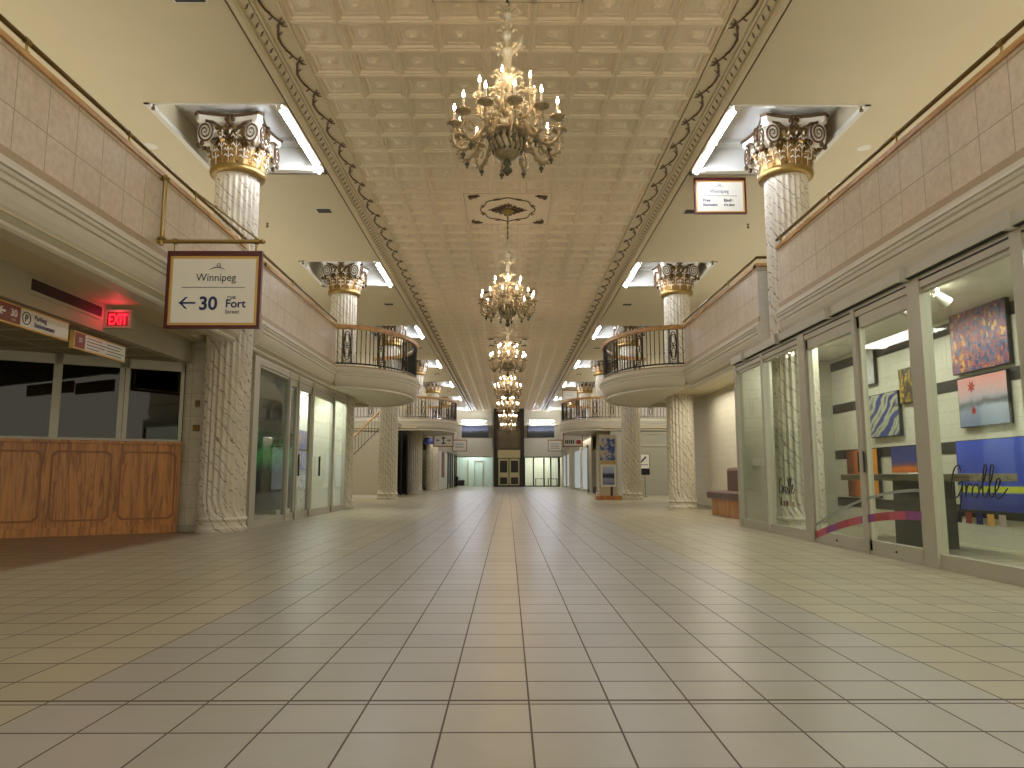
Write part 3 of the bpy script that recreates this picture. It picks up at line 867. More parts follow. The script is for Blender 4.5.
# ------------------------------------------------------------------ framed hanging signs
def logo(e, cx, cz, sc, mat='ink'):
    m = MB()
    pts = [(cx+(-.17+.034*k)*sc, -.024, cz+(.02+.055*sin(pi*k/10)-.004*k*0)*sc) for k in range(11)]
    m.tube(pts, [.004*sc+.006*sc*sin(pi*k/10) for k in range(11)], 5)
    pts = [(cx+.02*sc+.045*sc*cos(a)*(1-a/9), -.024, cz+.12*sc+.045*sc*sin(a)*(1-a/9)) for a in [x*.5 for x in range(-3, 12)]]
    m.tube(pts, .006*sc, 5)
    m.build('emblem', mat, e)
def framed(name, x, y, z, w, h, lab, cat='sign', group=None, fr='maroon', t=.045):
    """centre x, bottom z"""
    e = empty(name, (x, y, z), 0, lab, cat, group)
    m = MB()
    m.box(-w/2, w/2, -.03, .03, 0, t*.7); m.box(-w/2, w/2, -.03, .03, h-t*1.1, h)
    m.box(-w/2, -w/2+t*.7, -.03, .03, t*.7, h-t*1.1); m.box(w/2-t*.7, w/2, -.03, .03, t*.7, h-t*1.1)
    m.build('frame', fr, e)
    MB().box(-w/2+t*.7, w/2-t*.7, -.016, .02, t*.7, h-t*1.1).build('gold_border', 'goldflat', e)
    MB().box(-w/2+t*1.35, w/2-t*1.35, -.020, .02, t*1.3, h-t*1.8).build('panel', 'signw', e)
    return e
s1 = framed('hanging_sign', -3.95, 9.52, 2.95, 1.27, 1.06, 'maroon framed white sign pointing left to 30 Fort Street', t=.06)
logo(s1, .04, .79, .62); text('Winnipeg', .15, .03, .645, 'ink', s1, y=-.024, sx=.92)
MB().box(-.42, .42, -.024, -.018, .555, .562).build('rule_line', 'ink', s1)
text('30', .25, -.06, .255, 'navy', s1, y=-.024, bold=.006); text('rue', .085, .19, .40, 'ink', s1, y=-.024, align='LEFT'); text('Fort', .155, .17, .285, 'navy', s1, y=-.024, align='LEFT', bold=.003); text('Street', .078, .17, .20, 'ink', s1, y=-.024, align='LEFT')
def arrow(e, cx, cz, L, mat, d=-1, y=-.023, t=.012):
    m = MB(); m.box(cx-L/2, cx+L/2, y-.002, y+.004, cz-t, cz+t)
    tip = cx+d*L/2
    for sg in (-1, 1):
        a = Vector((tip-d*t*.3, y-.002, cz)); b_ = Vector((tip-d*L*.38, y-.002, cz+sg*L*.36)); dd = Vector((-d*t*2.6, 0, 0))
        m.prism([a, a+dd, b_+dd, b_], (0, .005, 0))
    m.build('arrow', mat, e)
arrow(s1, -.34, .345, .22, 'navy')
# bracket
br = empty('sign_bracket', (XL, 9.52, 4.15), 0, 'brass bracket arm holding the 30 Fort sign off the parapet', 'bracket')
m = MB(); m.tube([(-.02, 0, 0), (1.40, 0, 0)], .028, 10); m.ball((1.43, 0, 0), .035); m.build('arm_bar', 'brass', br, smooth=40)
m = MB(); m.tube([(.06, 0, -.05), (.06, 0, .93)], .030, 10); m.lathe([(.05, 0), (.06, .02), (.05, .04)], 12, (.06, 0, .02)); m.lathe([(.05, 0), (.06, .02), (.05, .04)], 12, (.06, 0, .86)); m.tube([(0, 0, .88), (.12, 0, .88)], .02, 8); m.build('upright', 'brass', br, smooth=40)
m = MB(); m.tube([(.0, .95, 1.12), (1.36, 0, .03)], .013, 8); m.build('stay_rod', 'brass', br, smooth=40)
m = MB()
for xx in (.24, 1.34):
    m.tube([(xx-.02, 0, 0), (xx+.03, 0, 0)], .042, 10); m.tube([(xx, 0, -.03), (xx, 0, -.14)], .010, 6)
m.build('hanger_hooks', 'brass', br, smooth=40)

s2 = framed('ceiling_sign', 4.50, 14.75, 6.50, 1.10, .79, 'small maroon framed white sign under the right ceiling recess', t=.05)
logo(s2, -.02, .575, .55, 'navy'); text('Winnipeg', .115, -.02, .46, 'navy', s2, y=-.024, sx=.9)
MB().box(-.36, .36, -.024, -.018, .392, .399).build('rule_line', 'navy', s2)
text('Free', .085, -.37, .27, 'navy', s2, y=-.024, align='LEFT', bold=.002); text('Examination', .075, -.37, .175, 'navy', s2, y=-.024, align='LEFT', bold=.002, sx=.82)
text('Etude', .085, .07, .27, 'ink', s2, y=-.024, align='LEFT', bold=.003); text('des plans', .075, .07, .175, 'ink', s2, y=-.024, align='LEFT', bold=.002, sx=.82)
s3 = framed('ceiling_sign', 4.5, 52.3, 6.4, 1.13, .82, 'distant framed white ceiling sign above the farther right balcony', t=.05)
MB().box(-.3, .3, -.024, -.018, .40, .412).build('rule_line', 'ink', s3)
for e_ in (s2, s3):
    m = MB(); hh = ZC-e_.location.z
    m.tube([(-.4, 0, .76), (-.4, 0, hh)], .01, 6); m.tube([(.4, 0, .76), (.4, 0, hh)], .01, 6); m.build('hanging_rods', 'brass', e_)
def far_sign(x, y, lab, w=1.24, h=.80, z=2.78, red=False, two=True):
    e = framed('hanging_sign', x, y, z, w, h, lab, t=.05)
    m = MB(); m.tube([(-.4, 0, h), (-.4, 0, 3.6-z)], .012, 5); m.tube([(.4, 0, h), (.4, 0, 3.6-z)], .012, 5); m.build('hanging_rods', 'brass', e)
    return e
a = far_sign(-3.98, 44.8, 'framed white sign with arrows beneath the farther left balcony'); arrow(a, -.34, .40, .22, 'ink', -1, t=.02); arrow(a, .34, .40, .22, 'ink', 1, t=.02)
m = MB(); m.box(-.1, .1, -.024, -.018, .5, .6); m.box(-.03, .03, -.024, -.018, .2, .5); m.box(-.12, .12, -.024, -.018, .18, .26); m.build('pictogram', 'ink', a)
a = far_sign(-4.15, 62.5, 'farthest framed white sign on the left, before the end wall', z=3.1, h=1.0)
m = MB(); [m.box(-.4, .4-.1*(k % 2), -.024, -.018, .3+.13*k, .33+.13*k) for k in range(4)]; m.build('text_lines', 'ink', a)
a = far_sign(4.0, 44.8, 'framed white sign with a red patch beneath the farther right balcony')
MB().box(.22, .5, -.024, -.018, .18, .42).build('red_patch', 'red', a); m = MB(); [m.box(-.48+.12*k, -.40+.12*k, -.024, -.018, .2, .42) for k in range(5)]; m.build('pictogram_row', 'ink', a)
a = far_sign(4.05, 62.5, 'farthest framed white sign on the right, before the end wall', z=3.1, h=1.0)
m = MB(); [m.box(-.4, .4-.1*(k % 2), -.024, -.018, .25+.13*k, .28+.13*k) for k in range(4)]; m.build('text_lines', 'ink', a)
e = empty('blade_sign', (-4.95, 46.5, 3.0), 0, 'small plain navy sign beside the arrow sign, far left', 'sign')
MB().box(-.42, .42, -.03, .03, 0, .42).build('navy_panel', 'navy', e); m = MB(); m.tube([(0, 0, .42), (0, 0, .6)], .02, 6); m.build('hanging_rods', 'brass', e)

# ------------------------------------------------------------------ left corridor: fascia, signs, counter wall
FX = -5.9
struct(MB().box(FX-.15, FX, Y0, 13.35, 3.08, 3.52).build('wall_left_fascia', 'wall'))
struct(MB().box(-12, FX-.15, Y0, 13.4, 3.09, 3.2).build('ceiling_corridor', 'tbar'))
m = MB()
for k in range(9): m.box(-12, FX-.15, 6.5+.75*k, 6.53+.75*k, 3.08, 3.095)
for k in range(6): m.box(-6.9-.7*k, -6.87-.7*k, Y0, 13.4, 3.08, 3.095)
o = struct(m.build('trim_ceiling_grid', 'walld'))
# slot diffuser
e = empty('air_diffuser', (FX, 8.75, 3.28), 0, 'long dark air diffuser slot left of the red exit sign', 'vent')
MB().box(0, .02, -.05, 1.6, -.04, .17).build('diffuser_frame', 'wall', e)
m = MB(); m.box(.01, .03, 0, 1.55, 0, .14); m.build('dark_slots', 'slot', e)
# exit sign
e = empty('exit_sign', (-5.70, 10.45, 3.14), 0, 'lit red EXIT sign on the left fascia', 'exit sign')
m = MB(); m.box(-.2, .2, -.05, .05, 0, .03); m.box(-.2, .2, -.05, .05, .24, .27); m.box(-.2, -.16, -.05, .05, .03, .24); m.box(.16, .2, -.05, .05, .03, .24); m.box(-.16, .16, -.02, .05, .03, .24)
m.build('housing', 'alu', e)
MB().box(-.158, .158, -.026, -.02, .032, .238).build('face_panel', 'rust', e)
text('EXIT', .225, 0, .055, 'exit', e, y=-.032, bold=.0025, sx=.60)
ld = bpy.data.lights.new('exit_glow', 'POINT'); ld.energy = 1.2; ld.color = (1, .05, .12); ld.shadow_soft_size = .05
lo = bpy.data.objects.new('exit_glow', ld); C.objects.link(lo); lo.location = (-5.68, 10.33, 3.32)
# corridor blade signs facing the hall (+X)
def side_sign(name, y0, y1, z0, z1, lab):
    e = empty(name, (FX+.03, (y0+y1)/2, z0), pi/2, lab, 'sign'); w = y1-y0; h = z1-z0
    MB().box(-w/2, w/2, 0, .06, 0, h).build('gold_frame', 'goldflat', e)
    MB().box(-w/2+.02, w/2-.02, -.004, .0, .02, h-.02).build('panel', 'signw', e)
    return e, w, h
e, w, h = side_sign('parking_sign', 7.75, 9.55, 2.78, 3.03, 'gold edged parking sign marked P beneath the air diffuser')
MB().box(-.9+.02+.35, -.9+.83, -.008, -.003, .02, h-.02).build('brown_block', 'rust', e)
text('30', .12, -.9+.71, .10, 'signw', e, y=-.010, bold=.003); text('rue', .05, -.9+.71, .045, 'signw', e, y=-.010); arrow(e, -.9+.5, .13, .12, 'signw', -1, y=-.011, t=.012)
m = MB(); m.tube([(.04+.075*cos(2*pi*k/20), -.008, .125+.075*sin(2*pi*k/20)) for k in range(21)], .006, 4); m.build('ring', 'ink', e)
text('P', .12, .04, .083, 'ink', e, y=-.008, bold=.003); text('Parking', .088, .19, .135, 'navy', e, y=-.008, align='LEFT', bold=.001, sx=.9); text('Stationnement', .088, .19, .05, 'navy', e, y=-.008, align='LEFT', bold=.001, sx=.78)
e, w, h = side_sign('directory_sign', 9.68, 11.0, 2.72, 2.96, 'smaller gold edged directory sign with brown block, beneath the exit sign')
MB().box(-w/2+.02, -w/2+.25, -.008, -.003, .02, h-.02).build('brown_block', 'rust', e)
text('30', .09, -w/2+.135, .10, 'signw', e, y=-.010)
m = MB()
for k in range(4):
    m.box(-w/2+.3, -w/2+.3+(.38, .5, .44, .3)[k], -.007, -.004, .18-.045*k, .19-.045*k); m.box(.15, .15+(.42, .34, .46, .4)[k], -.007, -.004, .18-.045*k, .19-.045*k)
m.build('text_lines', 'ink', e)

# counter wall in local frame: x' runs left-forward from the pier
A = Vector((-5.95, 13.28, 0)); ANG = math.atan2(-1.35, -2.34)       # direction of increasing u
cw = empty('panelled_counter', A, ANG, 'waist high golden oak panelled counter front under the dark windows', 'counter')
# local +x along u ; facing camera side is local +y (rotate by ANG: normal to left of direction)
L = 4.4
MB().box(0, L, -.25, 0, .06, 1.56).build('body', 'oak', cw)
MB().box(-.02, L, -.3, .045, 1.56, 1.61).build('top_ledge', 'oak', cw)
MB().box(0, L, -.25, .022, .0, .14).build('plinth', 'oak', cw)
u = .07
while u < L-1:
    m = MB(); w = .90
    def oct_(i): return [(u+i+.07, .0, .24+i), (u+i, .0, .31+i), (u+i, .0, 1.36-i), (u+i+.07, .0, 1.43-i), (u+w-i-.07, 0, 1.43-i), (u+w-i, 0, 1.36-i), (u+w-i, 0, .31+i), (u+w-i-.07, 0, .24+i)]
    a_, b_ = oct_(0), oct_(.03)
    for k in range(8):
        j = (k+1) % 8
        m.prism([a_[k], a_[j], b_[j], b_[k]], (0, .014, 0))
    m.build('panel_moulding', 'oakd', cw)
    u += 1.02
e = struct(empty('window_1', A, ANG))
m = MB()
m.box(0, L, -.20, -.12, 1.61, 1.66); m.box(0, L, -.20, -.1, 2.92, 3.09)
for (a_, b_) in ((0, .06), (.90, .97), (.98, 1.06), (1.93, 2.06), (3.0, 3.1), (4.1, 4.2)): m.box(a_, b_, -.22, -.1, 1.61, 3.09)
m.build('window_frame', 'alu', e)
MB().box(0, L, -.17, -.155, 1.64, 2.95).build('window_glass', 'gdark', e)
# dim office behind
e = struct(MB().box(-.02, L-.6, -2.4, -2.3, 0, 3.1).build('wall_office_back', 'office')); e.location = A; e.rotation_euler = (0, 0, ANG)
# pier beside column
struct(MB().box(-6.02, -5.30, 13.44, 13.9, 0.12, 3.5).build('wall_left_pier', 'pier'))
struct(MB().box(-6.04, -5.3, 13.42, 13.9, 0, 0.12).build('baseboard_left', 'walld'))
for z, w, lab in ((1.88, .055, 'square brass switch plate on the marble pier'), (2.33, .035, 'small dark intercom plate on the marble pier, upper one')):
    o = MB().box(-w, w, -.02, .02, -.06, .06).build('wall_switch', 'brassd'); o.location = (-5.76, 13.42, z); tag(o, lab, 'switch')

# ------------------------------------------------------------------ left storefront
GX = -4.95
def storefront(name, X, s, ybounds, ztop, doors=(), zb=.16, mat='alu', header=True):
    """s: direction from glass into the shop; ybounds: list of (y, width) mullions"""
    e = struct(empty(name, (X, 0, 0)))
    m = MB()
    def bx(x0, x1, *r): m.box(min(x0, x1), max(x0, x1), *r)
    ys = [y for y, w in ybounds]
    bx(-s*.04, s*.06, ys[0], ys[-1], 0, .05); bx(-s*.05, s*.06, ys[0], ys[-1], ztop, ztop+.10)
    for y, w in ybounds: bx(-s*.062, s*.062, y-w/2, y+w/2, 0, ztop+.12)
    for (a_, wa), (b_, wb) in zip(ybounds, ybounds[1:]):
        y0, y1 = a_+wa/2, b_-wb/2
        dr = any(y0 < d < y1 for d in doors)
        bx(-s*.03, s*.04, y0, y1, .0, zb if not dr else zb+.02)
        if dr:
            bx(-s*.03, s*.04, y0, y1, ztop-.16, ztop); bx(-s*.03, s*.04, y0, y0+.07, 0, ztop); bx(-s*.03, s*.04, y1-.07, y1, 0, ztop)
        else:
            bx(-s*.02, s*.03, y0, y1, ztop-.05, ztop)
    m.build('frame', mat, e)
    for (a_, wa), (b_, wb) in zip(ybounds, ybounds[1:]):
        MB().box(0, .012, a_+wa/2-.01, b_-wb/2+.01, .12, ztop-.02).build('glass_panel', 'glass', e)
    return e
lf = storefront('window_2', GX, -1, [(14.05, .30), (16.25, .10), (16.95, .09), (18.2, .14), (20.45, .10), (21.95, .12)], 3.2, doors=(16.6, 17.5, 19.3))
MB().box(-.10, .02, 14.0, 22.1, 3.27, 3.45).build('header', 'cream', lf)
m = MB()
for y in (17.02, 18.9): m.box(.05, .09, y-.02, y+.02, 1.0, 1.5)
m.build('door_handle', 'black', lf)
# interior left shop
struct(MB().box(-9.0, -8.9, 13.9, 22.3, 0, 3.5).build('wall_left_shop_back', 'brickw'))
struct(MB().box(-9.0, GX-.06, 22.0, 22.1, 0, 3.5).build('wall_left_shop_far', 'brickx'))
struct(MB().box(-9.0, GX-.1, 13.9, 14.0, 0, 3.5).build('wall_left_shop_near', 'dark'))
# aurora photograph board standing just inside the glass
def pic_mat(name, kind):
    t = NT(name); v = t.coords((1, 1, 1))
    n = t.noise(v, 3.0, 4, 0.6, 1.0); sp_ = t.n('ShaderNodeSeparateXYZ'); tc = t.n('ShaderNodeTexCoord'); t.l(tc.outputs['Generated'], sp_.inputs[0]); z = sp_.outputs[2]; y = sp_.outputs[1]
    zz = t.math('ADD', z, t.math('MULTIPLY', t.math('ADD', n, -.5), .35))
    if kind == 'aurora':
        c = t.ramp(zz, [(0, (24, 24, 20)), (.26, (34, 32, 26)), (.30, (56, 120, 100)), (.40, (96, 206, 130)), (.48, (60, 130, 104)), (.57, (30, 34, 36)), (1, (22, 20, 24))])
    elif kind == 'abstract':
        vo = t.n('ShaderNodeTexVoronoi'); t.l(t.coords((1, 1, .7)), vo.inputs['Vector']); vo.inputs['Scale'].default_value = 20; sv = t.n('ShaderNodeSeparateColor'); t.l(vo.outputs['Color'], sv.inputs[0]); n2 = t.math('ADD', t.math('MULTIPLY', sv.outputs[0], .36), t.math('MULTIPLY', n, .64)); c = t.ramp(n2, [(.30, (40, 44, 90)), (.40, (84, 98, 140)), (.45, (170, 56, 44)), (.49, (86, 100, 130)), (.53, (196, 96, 56)), (.57, (70, 78, 108)), (.62, (150, 44, 48)), (.70, (220, 170, 90))])
    elif kind == 'maple':
        c = t.ramp(zz, [(0, (120, 132, 160)), (.35, (150, 158, 180)), (.45, (110, 110, 110)), (.55, (176, 170, 180)), (.75, (214, 170, 168)), (1, (222, 150, 140))])
    elif kind == 'silver':
        w = t.n('ShaderNodeTexWave', bands_direction='DIAGONAL'); t.l(t.coords((1, 1, 1.5)), w.inputs['Vector']); w.inputs['Scale'].default_value = 1.3; w.inputs['Distortion'].default_value = 6
        c = t.ramp(t.math('ADD', t.math('MULTIPLY', w.outputs[0], .5), t.math('MULTIPLY', n, .5)), [(.2, (40, 60, 140)), (.36, (60, 66, 110)), (.44, (206, 206, 190)), (.52, (90, 96, 104)), (.6, (210, 206, 70)), (.66, (176, 180, 176)), (.8, (50, 54, 80))])
    elif kind == 'gold':
        c = t.ramp(t.noise(t.coords((1, 1, .5)), 9, 4, .6, 1.0), [(.35, (50, 34, 28)), (.5, (70, 56, 30)), (.58, (206, 170, 60)), (.7, (80, 56, 36))])
    elif kind == 'orange':
        c = t.ramp(t.math('ADD', y, t.math('MULTIPLY', t.math('ADD', n, -.5), .5)), [(0, (232, 150, 40)), (.5, (226, 128, 40)), (.75, (150, 70, 34)), (1, (92, 44, 30))])
    elif kind == 'sunset':
        c = t.ramp(zz, [(0, (196, 84, 24)), (.18, (226, 120, 40)), (.30, (120, 80, 100)), (.45, (52, 62, 134)), (1, (40, 48, 118))])
    elif kind == 'blue':
        c = t.ramp(t.math('ADD', z, t.math('MULTIPLY', t.math('ADD', n, -.5), .05)), [(0, (52, 66, 150)), (.24, (56, 72, 160)), (.265, (196, 204, 60)), (.33, (200, 206, 60)), (.35, (60, 80, 180)), (.7, (56, 80, 190)), (1, (64, 92, 206))])
    elif kind == 'lake':
        c = t.ramp(zz, [(0, (90, 100, 140)), (.3, (150, 156, 180)), (.4, (40, 44, 60)), (.6, (50, 56, 80)), (.66, (150, 160, 196)), (1, (186, 190, 200))])
    elif kind == 'figure':
        c = t.ramp(n, [(.35, (44, 60, 110)), (.48, (80, 104, 160)), (.54, (190, 186, 176)), (.62, (190, 150, 70)), (.72, (48, 42, 44))])
    elif kind == 'pano':
        c = t.ramp(zz, [(0, (30, 34, 30)), (.3, (38, 44, 40)), (.45, (50, 54, 62)), (.6, (112, 118, 136)), (.8, (84, 88, 108)), (1, (50, 52, 64))])
    elif kind == 'city':
        c = t.ramp(n, [(.35, (48, 50, 130)), (.5, (92, 92, 180)), (.56, (190, 160, 90)), (.66, (70, 66, 120))])
    elif kind == 'sketch':
        c = t.ramp(t.noise(t.coords((1, 1, 1)), 4, 2, .5, 2.0), [(.47, (214, 210, 196)), (.49, (60, 56, 54)), (.51, (60, 56, 54)), (.53, (206, 204, 190))])
    elif kind == 'portrait':
        c = t.ramp(n, [(.4, (206, 204, 200)), (.55, (170, 168, 164)), (.7, (120, 116, 112))])
    b = t.pbr(c, .35); return b
for k in ('aurora', 'abstract', 'maple', 'silver', 'gold', 'orange', 'sunset', 'blue', 'lake', 'figure', 'pano', 'city', 'sketch', 'portrait'): M['p_'+k] = pic_mat('picture_'+k, k)
def picture(x, y0, y1, z0, z1, s, mat, lab, name='painting', edge='black', fr=.012, th=.05):
    """hangs on plane x, facing -s"""
    e = empty(name, (x, (y0+y1)/2, z0), 0, lab, 'picture'); w = y1-y0; h = z1-z0
    MB().box(min(0, -s*th), max(0, -s*th), -w/2, w/2, 0, h).build('stretcher', edge, e)
    MB().box(min(-s*th, -s*(th+.004)), max(-s*th, -s*(th+.004)), -w/2+fr, w/2-fr, fr, h-fr).build('canvas', 'p_'+mat, e)
    return e
e = picture(-5.18, 14.1, 17.5, .25, 3.3, -1, 'aurora', 'large dark photograph of green northern lights behind left shop glass', 'aurora_photograph')
picture(-5.88, 20.1, 21.4, 1.74, 2.28, -1, 'city', 'small city picture above the purple one inside left shop')
picture(-5.88, 20.1, 21.4, 1.18, 1.70, -1, 'city', 'purple blue picture leaning low inside the left shop doorway')
picture(-5.88, 20.1, 21.4, .05, 1.05, -1, 'sketch', 'black and white line drawing at the bottom inside left shop')
struct(MB().box(-6.05, -5.9, 19.2, 21.98, 0, 3.5).build('wall_left_shop_divider', 'aluw'))

# ------------------------------------------------------------------ right gallery storefront
GR = 4.72
rf = storefront('window_3', GR, 1, [(Y0, .1), (0.9, .12), (2.8, .12), (4.6, .12), (6.42, .16), (8.13, .26), (9.6, .09), (11.37, .26), (13.17, .11), (14.72, .13)], 3.12, doors=(8.9, 10.5))
m = MB()
m.box(-.05, .12, Y0, 14.78, 3.22, 3.27); m.box(-.12, .1, Y0, 14.78, 3.27, 3.40)
for k, y in enumerate((14.0, 12.2, 10.2, 8.2, 6.4, 4.5)): m.box(-.17, .05, y-.03, y+.03, 3.24, 3.42)
m.build('header', 'alu', rf)
m = MB()
m.box(-.056, -.03, Y0, 14.78, 3.195, 3.215); m.box(-.10, -.04, Y0, 14.78, 3.262, 3.272); m.build('header_groove', 'slot', rf)
m = MB()
for y in (9.53, 9.68): m.box(-.06, -.045, y-.012, y+.012, 1.05, 1.32)
m.build('door_pull', 'black', rf)
m = MB(); [m.ball((-.035, y, .09), .014, u=6, v=5) for y in (8.9, 10.5)]; m.build('door_lock', 'black', rf)
WX = 6.95
# gallery interior walls with dark slat stripes
gw = struct(MB().box(WX, WX+.1, Y0, 15.5, 0, 3.5).build('wall_gallery_back', 'brickw'))
m = MB()
for z in (.48, 1.44, 2.40, 3.30): m.box(WX-.012, WX, Y0, 15.4, z-.09, z+.09)
m.build('dark_slat_rail', 'slot', gw)
struct(MB().box(GR+.05, 6.3, 15.05, 15.15, 0, 3.5).build('wall_gallery_far', 'brickx'))
struct(MB().box(6.3, WX+.1, 15.40, 15.5, 0, 3.5).build('wall_gallery_alcove', 'walld'))
struct(MB().box(GR+.1, WX+.1, Y0, 15.4, 3.46, 3.5).build('ceiling_gallery', 'aluw'))
def rpic(x0, x1, yt, yb, mat, lab, X=WX, **k):
    # from photograph pixel columns/rows on plane X
    zc0 = X*725/(x1-508); zc1 = X*725/(x0-508)
    xm = (x0+x1)/2-508
    zt = 1+(476-yt)/xm*.992*X; zb = 1+(476-yb)/xm*.992*X
    y0 = (zc0-.126*(zt-1))/.992; y1 = (zc1-.126*(zt-1))/.992
    return picture(X-.02, y0, y1, zb, zt, 1, mat, lab, **k)
rpic(955, 1012, 306, 370, 'abstract', 'large abstract red and orange painting, highest on gallery wall', th=.06)
o = rpic(963, 1013, 374, 426, 'maple', 'painting of red maple leaf over grey lake, gallery wall', th=.05)
m = MB()
for (cz, r, yy) in ((.60, .10, .22), (.24, .075, .2)):
    pts = [(-.058, yy+(r if k % 2 == 0 else r*.42)*cos(2*pi*k/14+.3), cz+(r if k % 2 == 0 else r*.42)*sin(2*pi*k/14+.3)) for k in range(14)]
    m.prism(pts, (.003, 0, 0))
m.build('maple_leaf', 'red', o)
rpic(873, 903, 393, 437, 'silver', 'silver, yellow and blue abstract painting seen through the door', th=.06)
rpic(903, 917, 368, 403, 'gold', 'narrow dark and gold painting beside the silver abstract', th=.05)
rpic(863, 877, 342, 386, 'portrait', 'pale portrait in thin black frame, top of gallery wall', fr=.02)
rpic(851, 882, 449, 497, 'orange', 'orange and rust painting behind the gallery counter', th=.06)
rpic(896, 922, 446, 474, 'sunset', 'dark blue sunset painting with orange horizon, above gallery counter', th=.06)
rpic(962, 1040, 438, 512, 'blue', 'big blue painting with yellow green stripe, lower gallery wall', th=.06)
# counter in gallery
gt = empty('gallery_counter', (5.95, 10.75, 0), 0, 'rough wooden slab counter on dark pedestal inside the art gallery', 'counter')
MB().box(-.25, .35, -1.75, 1.75, .93, 1.03).build('counter_top', wood('barn_wood', (120, 110, 88), (74, 66, 50), (10, 1.0, 10), .6), gt, bevel=.01)
MB().box(-.1, .3, -.55, .35, 0, .93).build('pedestal', 'dark', gt)
MB().box(-.2, .1, -.3, .2, 1.03, 1.05).build('brochure_tray', 'signw', gt)
# wall switch plate on gallery far wall
tag(MB().box(5.05, 5.30, 15.02, 15.05, 1.2, 1.36).build('socket_plate', 'plastic'), 'white double switch plate on gallery far wall', 'switch')
# track spotlights
sl = empty('spotlight', (5.6, 9.2, 3.46), 0, None, 'spotlight', 'gallery spotlights')
MB().lathe([(.02, 0), (.02, -.12)], 8).build('stem', 'plastic', sl)
m = MB(); m.lathe([(.035, .10), (.06, .05), (.075, -.10), (.07, -.10), (.05, -.02)], 14, cap=True); o = m.build('lamp_head', 'plastic', sl, smooth=40); o.location = (.05, 0, -.17); o.rotation_euler = (0, -R(55), 0)
lbs = ['white spotlight above the gallery door, right pane', 'white spotlight above the gallery door, middle', 'white spotlight above the gallery door, left pane', 'white spotlight at the top of the nearest gallery window']
sl['label'] = lbs[0]
for (x, y), lb in zip(((5.6, 10.0), (5.6, 11.6), (5.6, 7.3)), lbs[1:]): dup(sl, (x, y, 3.46), None, lb)
dup(sl, (-5.5, 17.6, 3.46), pi, 'white spotlight near the doorway of the left shop'); dup(sl, (-5.5, 20.0, 3.46), pi, 'white spotlight towards the far end of the left shop')
tr = MB().box(5.58, 5.62, 2.0, 13.0, 3.44, 3.46).build('light_track', 'plastic'); tag(tr, 'white light track on the gallery ceiling', 'track')
def area(name, x, y, z, sx, sy, en, col=(1, .95, .86), rot=(0, 0, 0)):
    ld = bpy.data.lights.new(name, 'AREA'); ld.shape = 'RECTANGLE'; ld.size = sx; ld.size_y = sy; ld.energy = en; ld.color = col
    o = bpy.data.objects.new(name, ld); C.objects.link(o); o.location = (x, y, z); o.rotation_euler = rot; return o
# lettering and colour chips on the glass
def vinyl(y, z, sc, lab):
    e = empty('window_lettering', (GR-.012, y, z), -pi/2, lab, 'lettering')
    ST = [[(.34, .80), (.24, .98), (.08, .86), (0, .45), (.05, .12), (.2, .06), (.34, .26), (.40, .52), (.22, .44)], [(.40, .52), (.38, .10), (.30, -.38), (.24, -.62)],
          [(.50, .46), (.53, .22), (.52, .06), (.56, .34), (.64, .46), (.72, .42)],
          [(.86, .44), (.76, .34), (.76, .12), (.88, .08), (.98, .24), (.92, .44), (.86, .42), (1.02, .36)],
          [(1.02, .30), (1.16, .60), (1.22, .92), (1.15, .96), (1.10, .55), (1.12, .12), (1.24, .12)],
          [(1.24, .14), (1.38, .58), (1.44, .90), (1.37, .95), (1.32, .55), (1.34, .12), (1.46, .14)],
          [(1.46, .18), (1.60, .36), (1.66, .56), (1.56, .58), (1.50, .30), (1.56, .08), (1.70, .12), (1.88, .34)]]
    for q_ in ST:
        P_ = [Vector(((x_-.92)*.46*sc+z_*.05*sc, -.003, (.16+z_*.36)*sc)) for x_, z_ in q_]; o_ = []
        for i_ in range(len(P_)-1):
            a_, b_, c_, d_ = P_[max(i_-1, 0)], P_[i_], P_[i_+1], P_[min(i_+2, len(P_)-1)]
            for t_ in (0, .25, .5, .75): o_.append(.5*((2*b_)+(-a_+c_)*t_+(2*a_-5*b_+4*c_-d_)*t_*t_+(-a_+3*b_-3*c_+d_)*t_**3))
        o_.append(P_[-1]); MB().tube(o_, .0085*sc, 4).build('script_letter', 'ink', e)
    cols = ['ink', 'rust', 'navy', 'goldflat', 'walld']
    for k in range(5):
        MB().box((-.38+.17*k)*sc, (-.28+.17*k)*sc, -.003, 0, -.08*sc, .03*sc).build('colour_chip', cols[k], e)
    return e
vinyl(7.33, .60, 1.0, 'black script name with five colour chips on nearest gallery window')
vinyl(12.35, .56, .80, 'black script name with colour chips on far gallery window')
# ribbon decal across the doors
def ribbon(y0, y1, z0, dz, lab, mats, th=.10):
    e = empty('ribbon_decal', (GR-.035, y0, 0), 0, lab, 'decal'); n = 24
    mm = {}
    for k in range(n):
        f0, f1 = k/n, (k+1)/n
        def zz(f): return z0+dz*f**1.8
        c_ = mats[k//3 % len(mats)]; m_ = mm.setdefault((k//3, c_), MB())
        ya, yb = (y1-y0)*f0, (y1-y0)*f1
        m_.prism([(0, ya, zz(f0)), (0, yb, zz(f1)), (0, yb, zz(f1)+th), (0, ya, zz(f0)+th)], (.002, 0, 0))
    for (q_, c_), m_ in mm.items(): m_.build('ribbon_stripe', c_, e)
M['vio'] = flat('violet_vinyl', (136, 70, 130), .5); M['pink'] = flat('pink_vinyl', (186, 84, 96), .5); M['rose'] = flat('rose_vinyl', (160, 60, 70), .5); M['mist'] = flat('mist_vinyl', (150, 156, 146), .5)
ribbon(8.28, 11.2, .50, -.44, 'wavy pink and violet ribbon sticker across the gallery doors', ['vio', 'pink', 'rose'])
ribbon(8.28, 11.2, .82, -.58, 'thin grey wavy line sticker above the pink ribbon on gallery doors', ['mist'], .035)

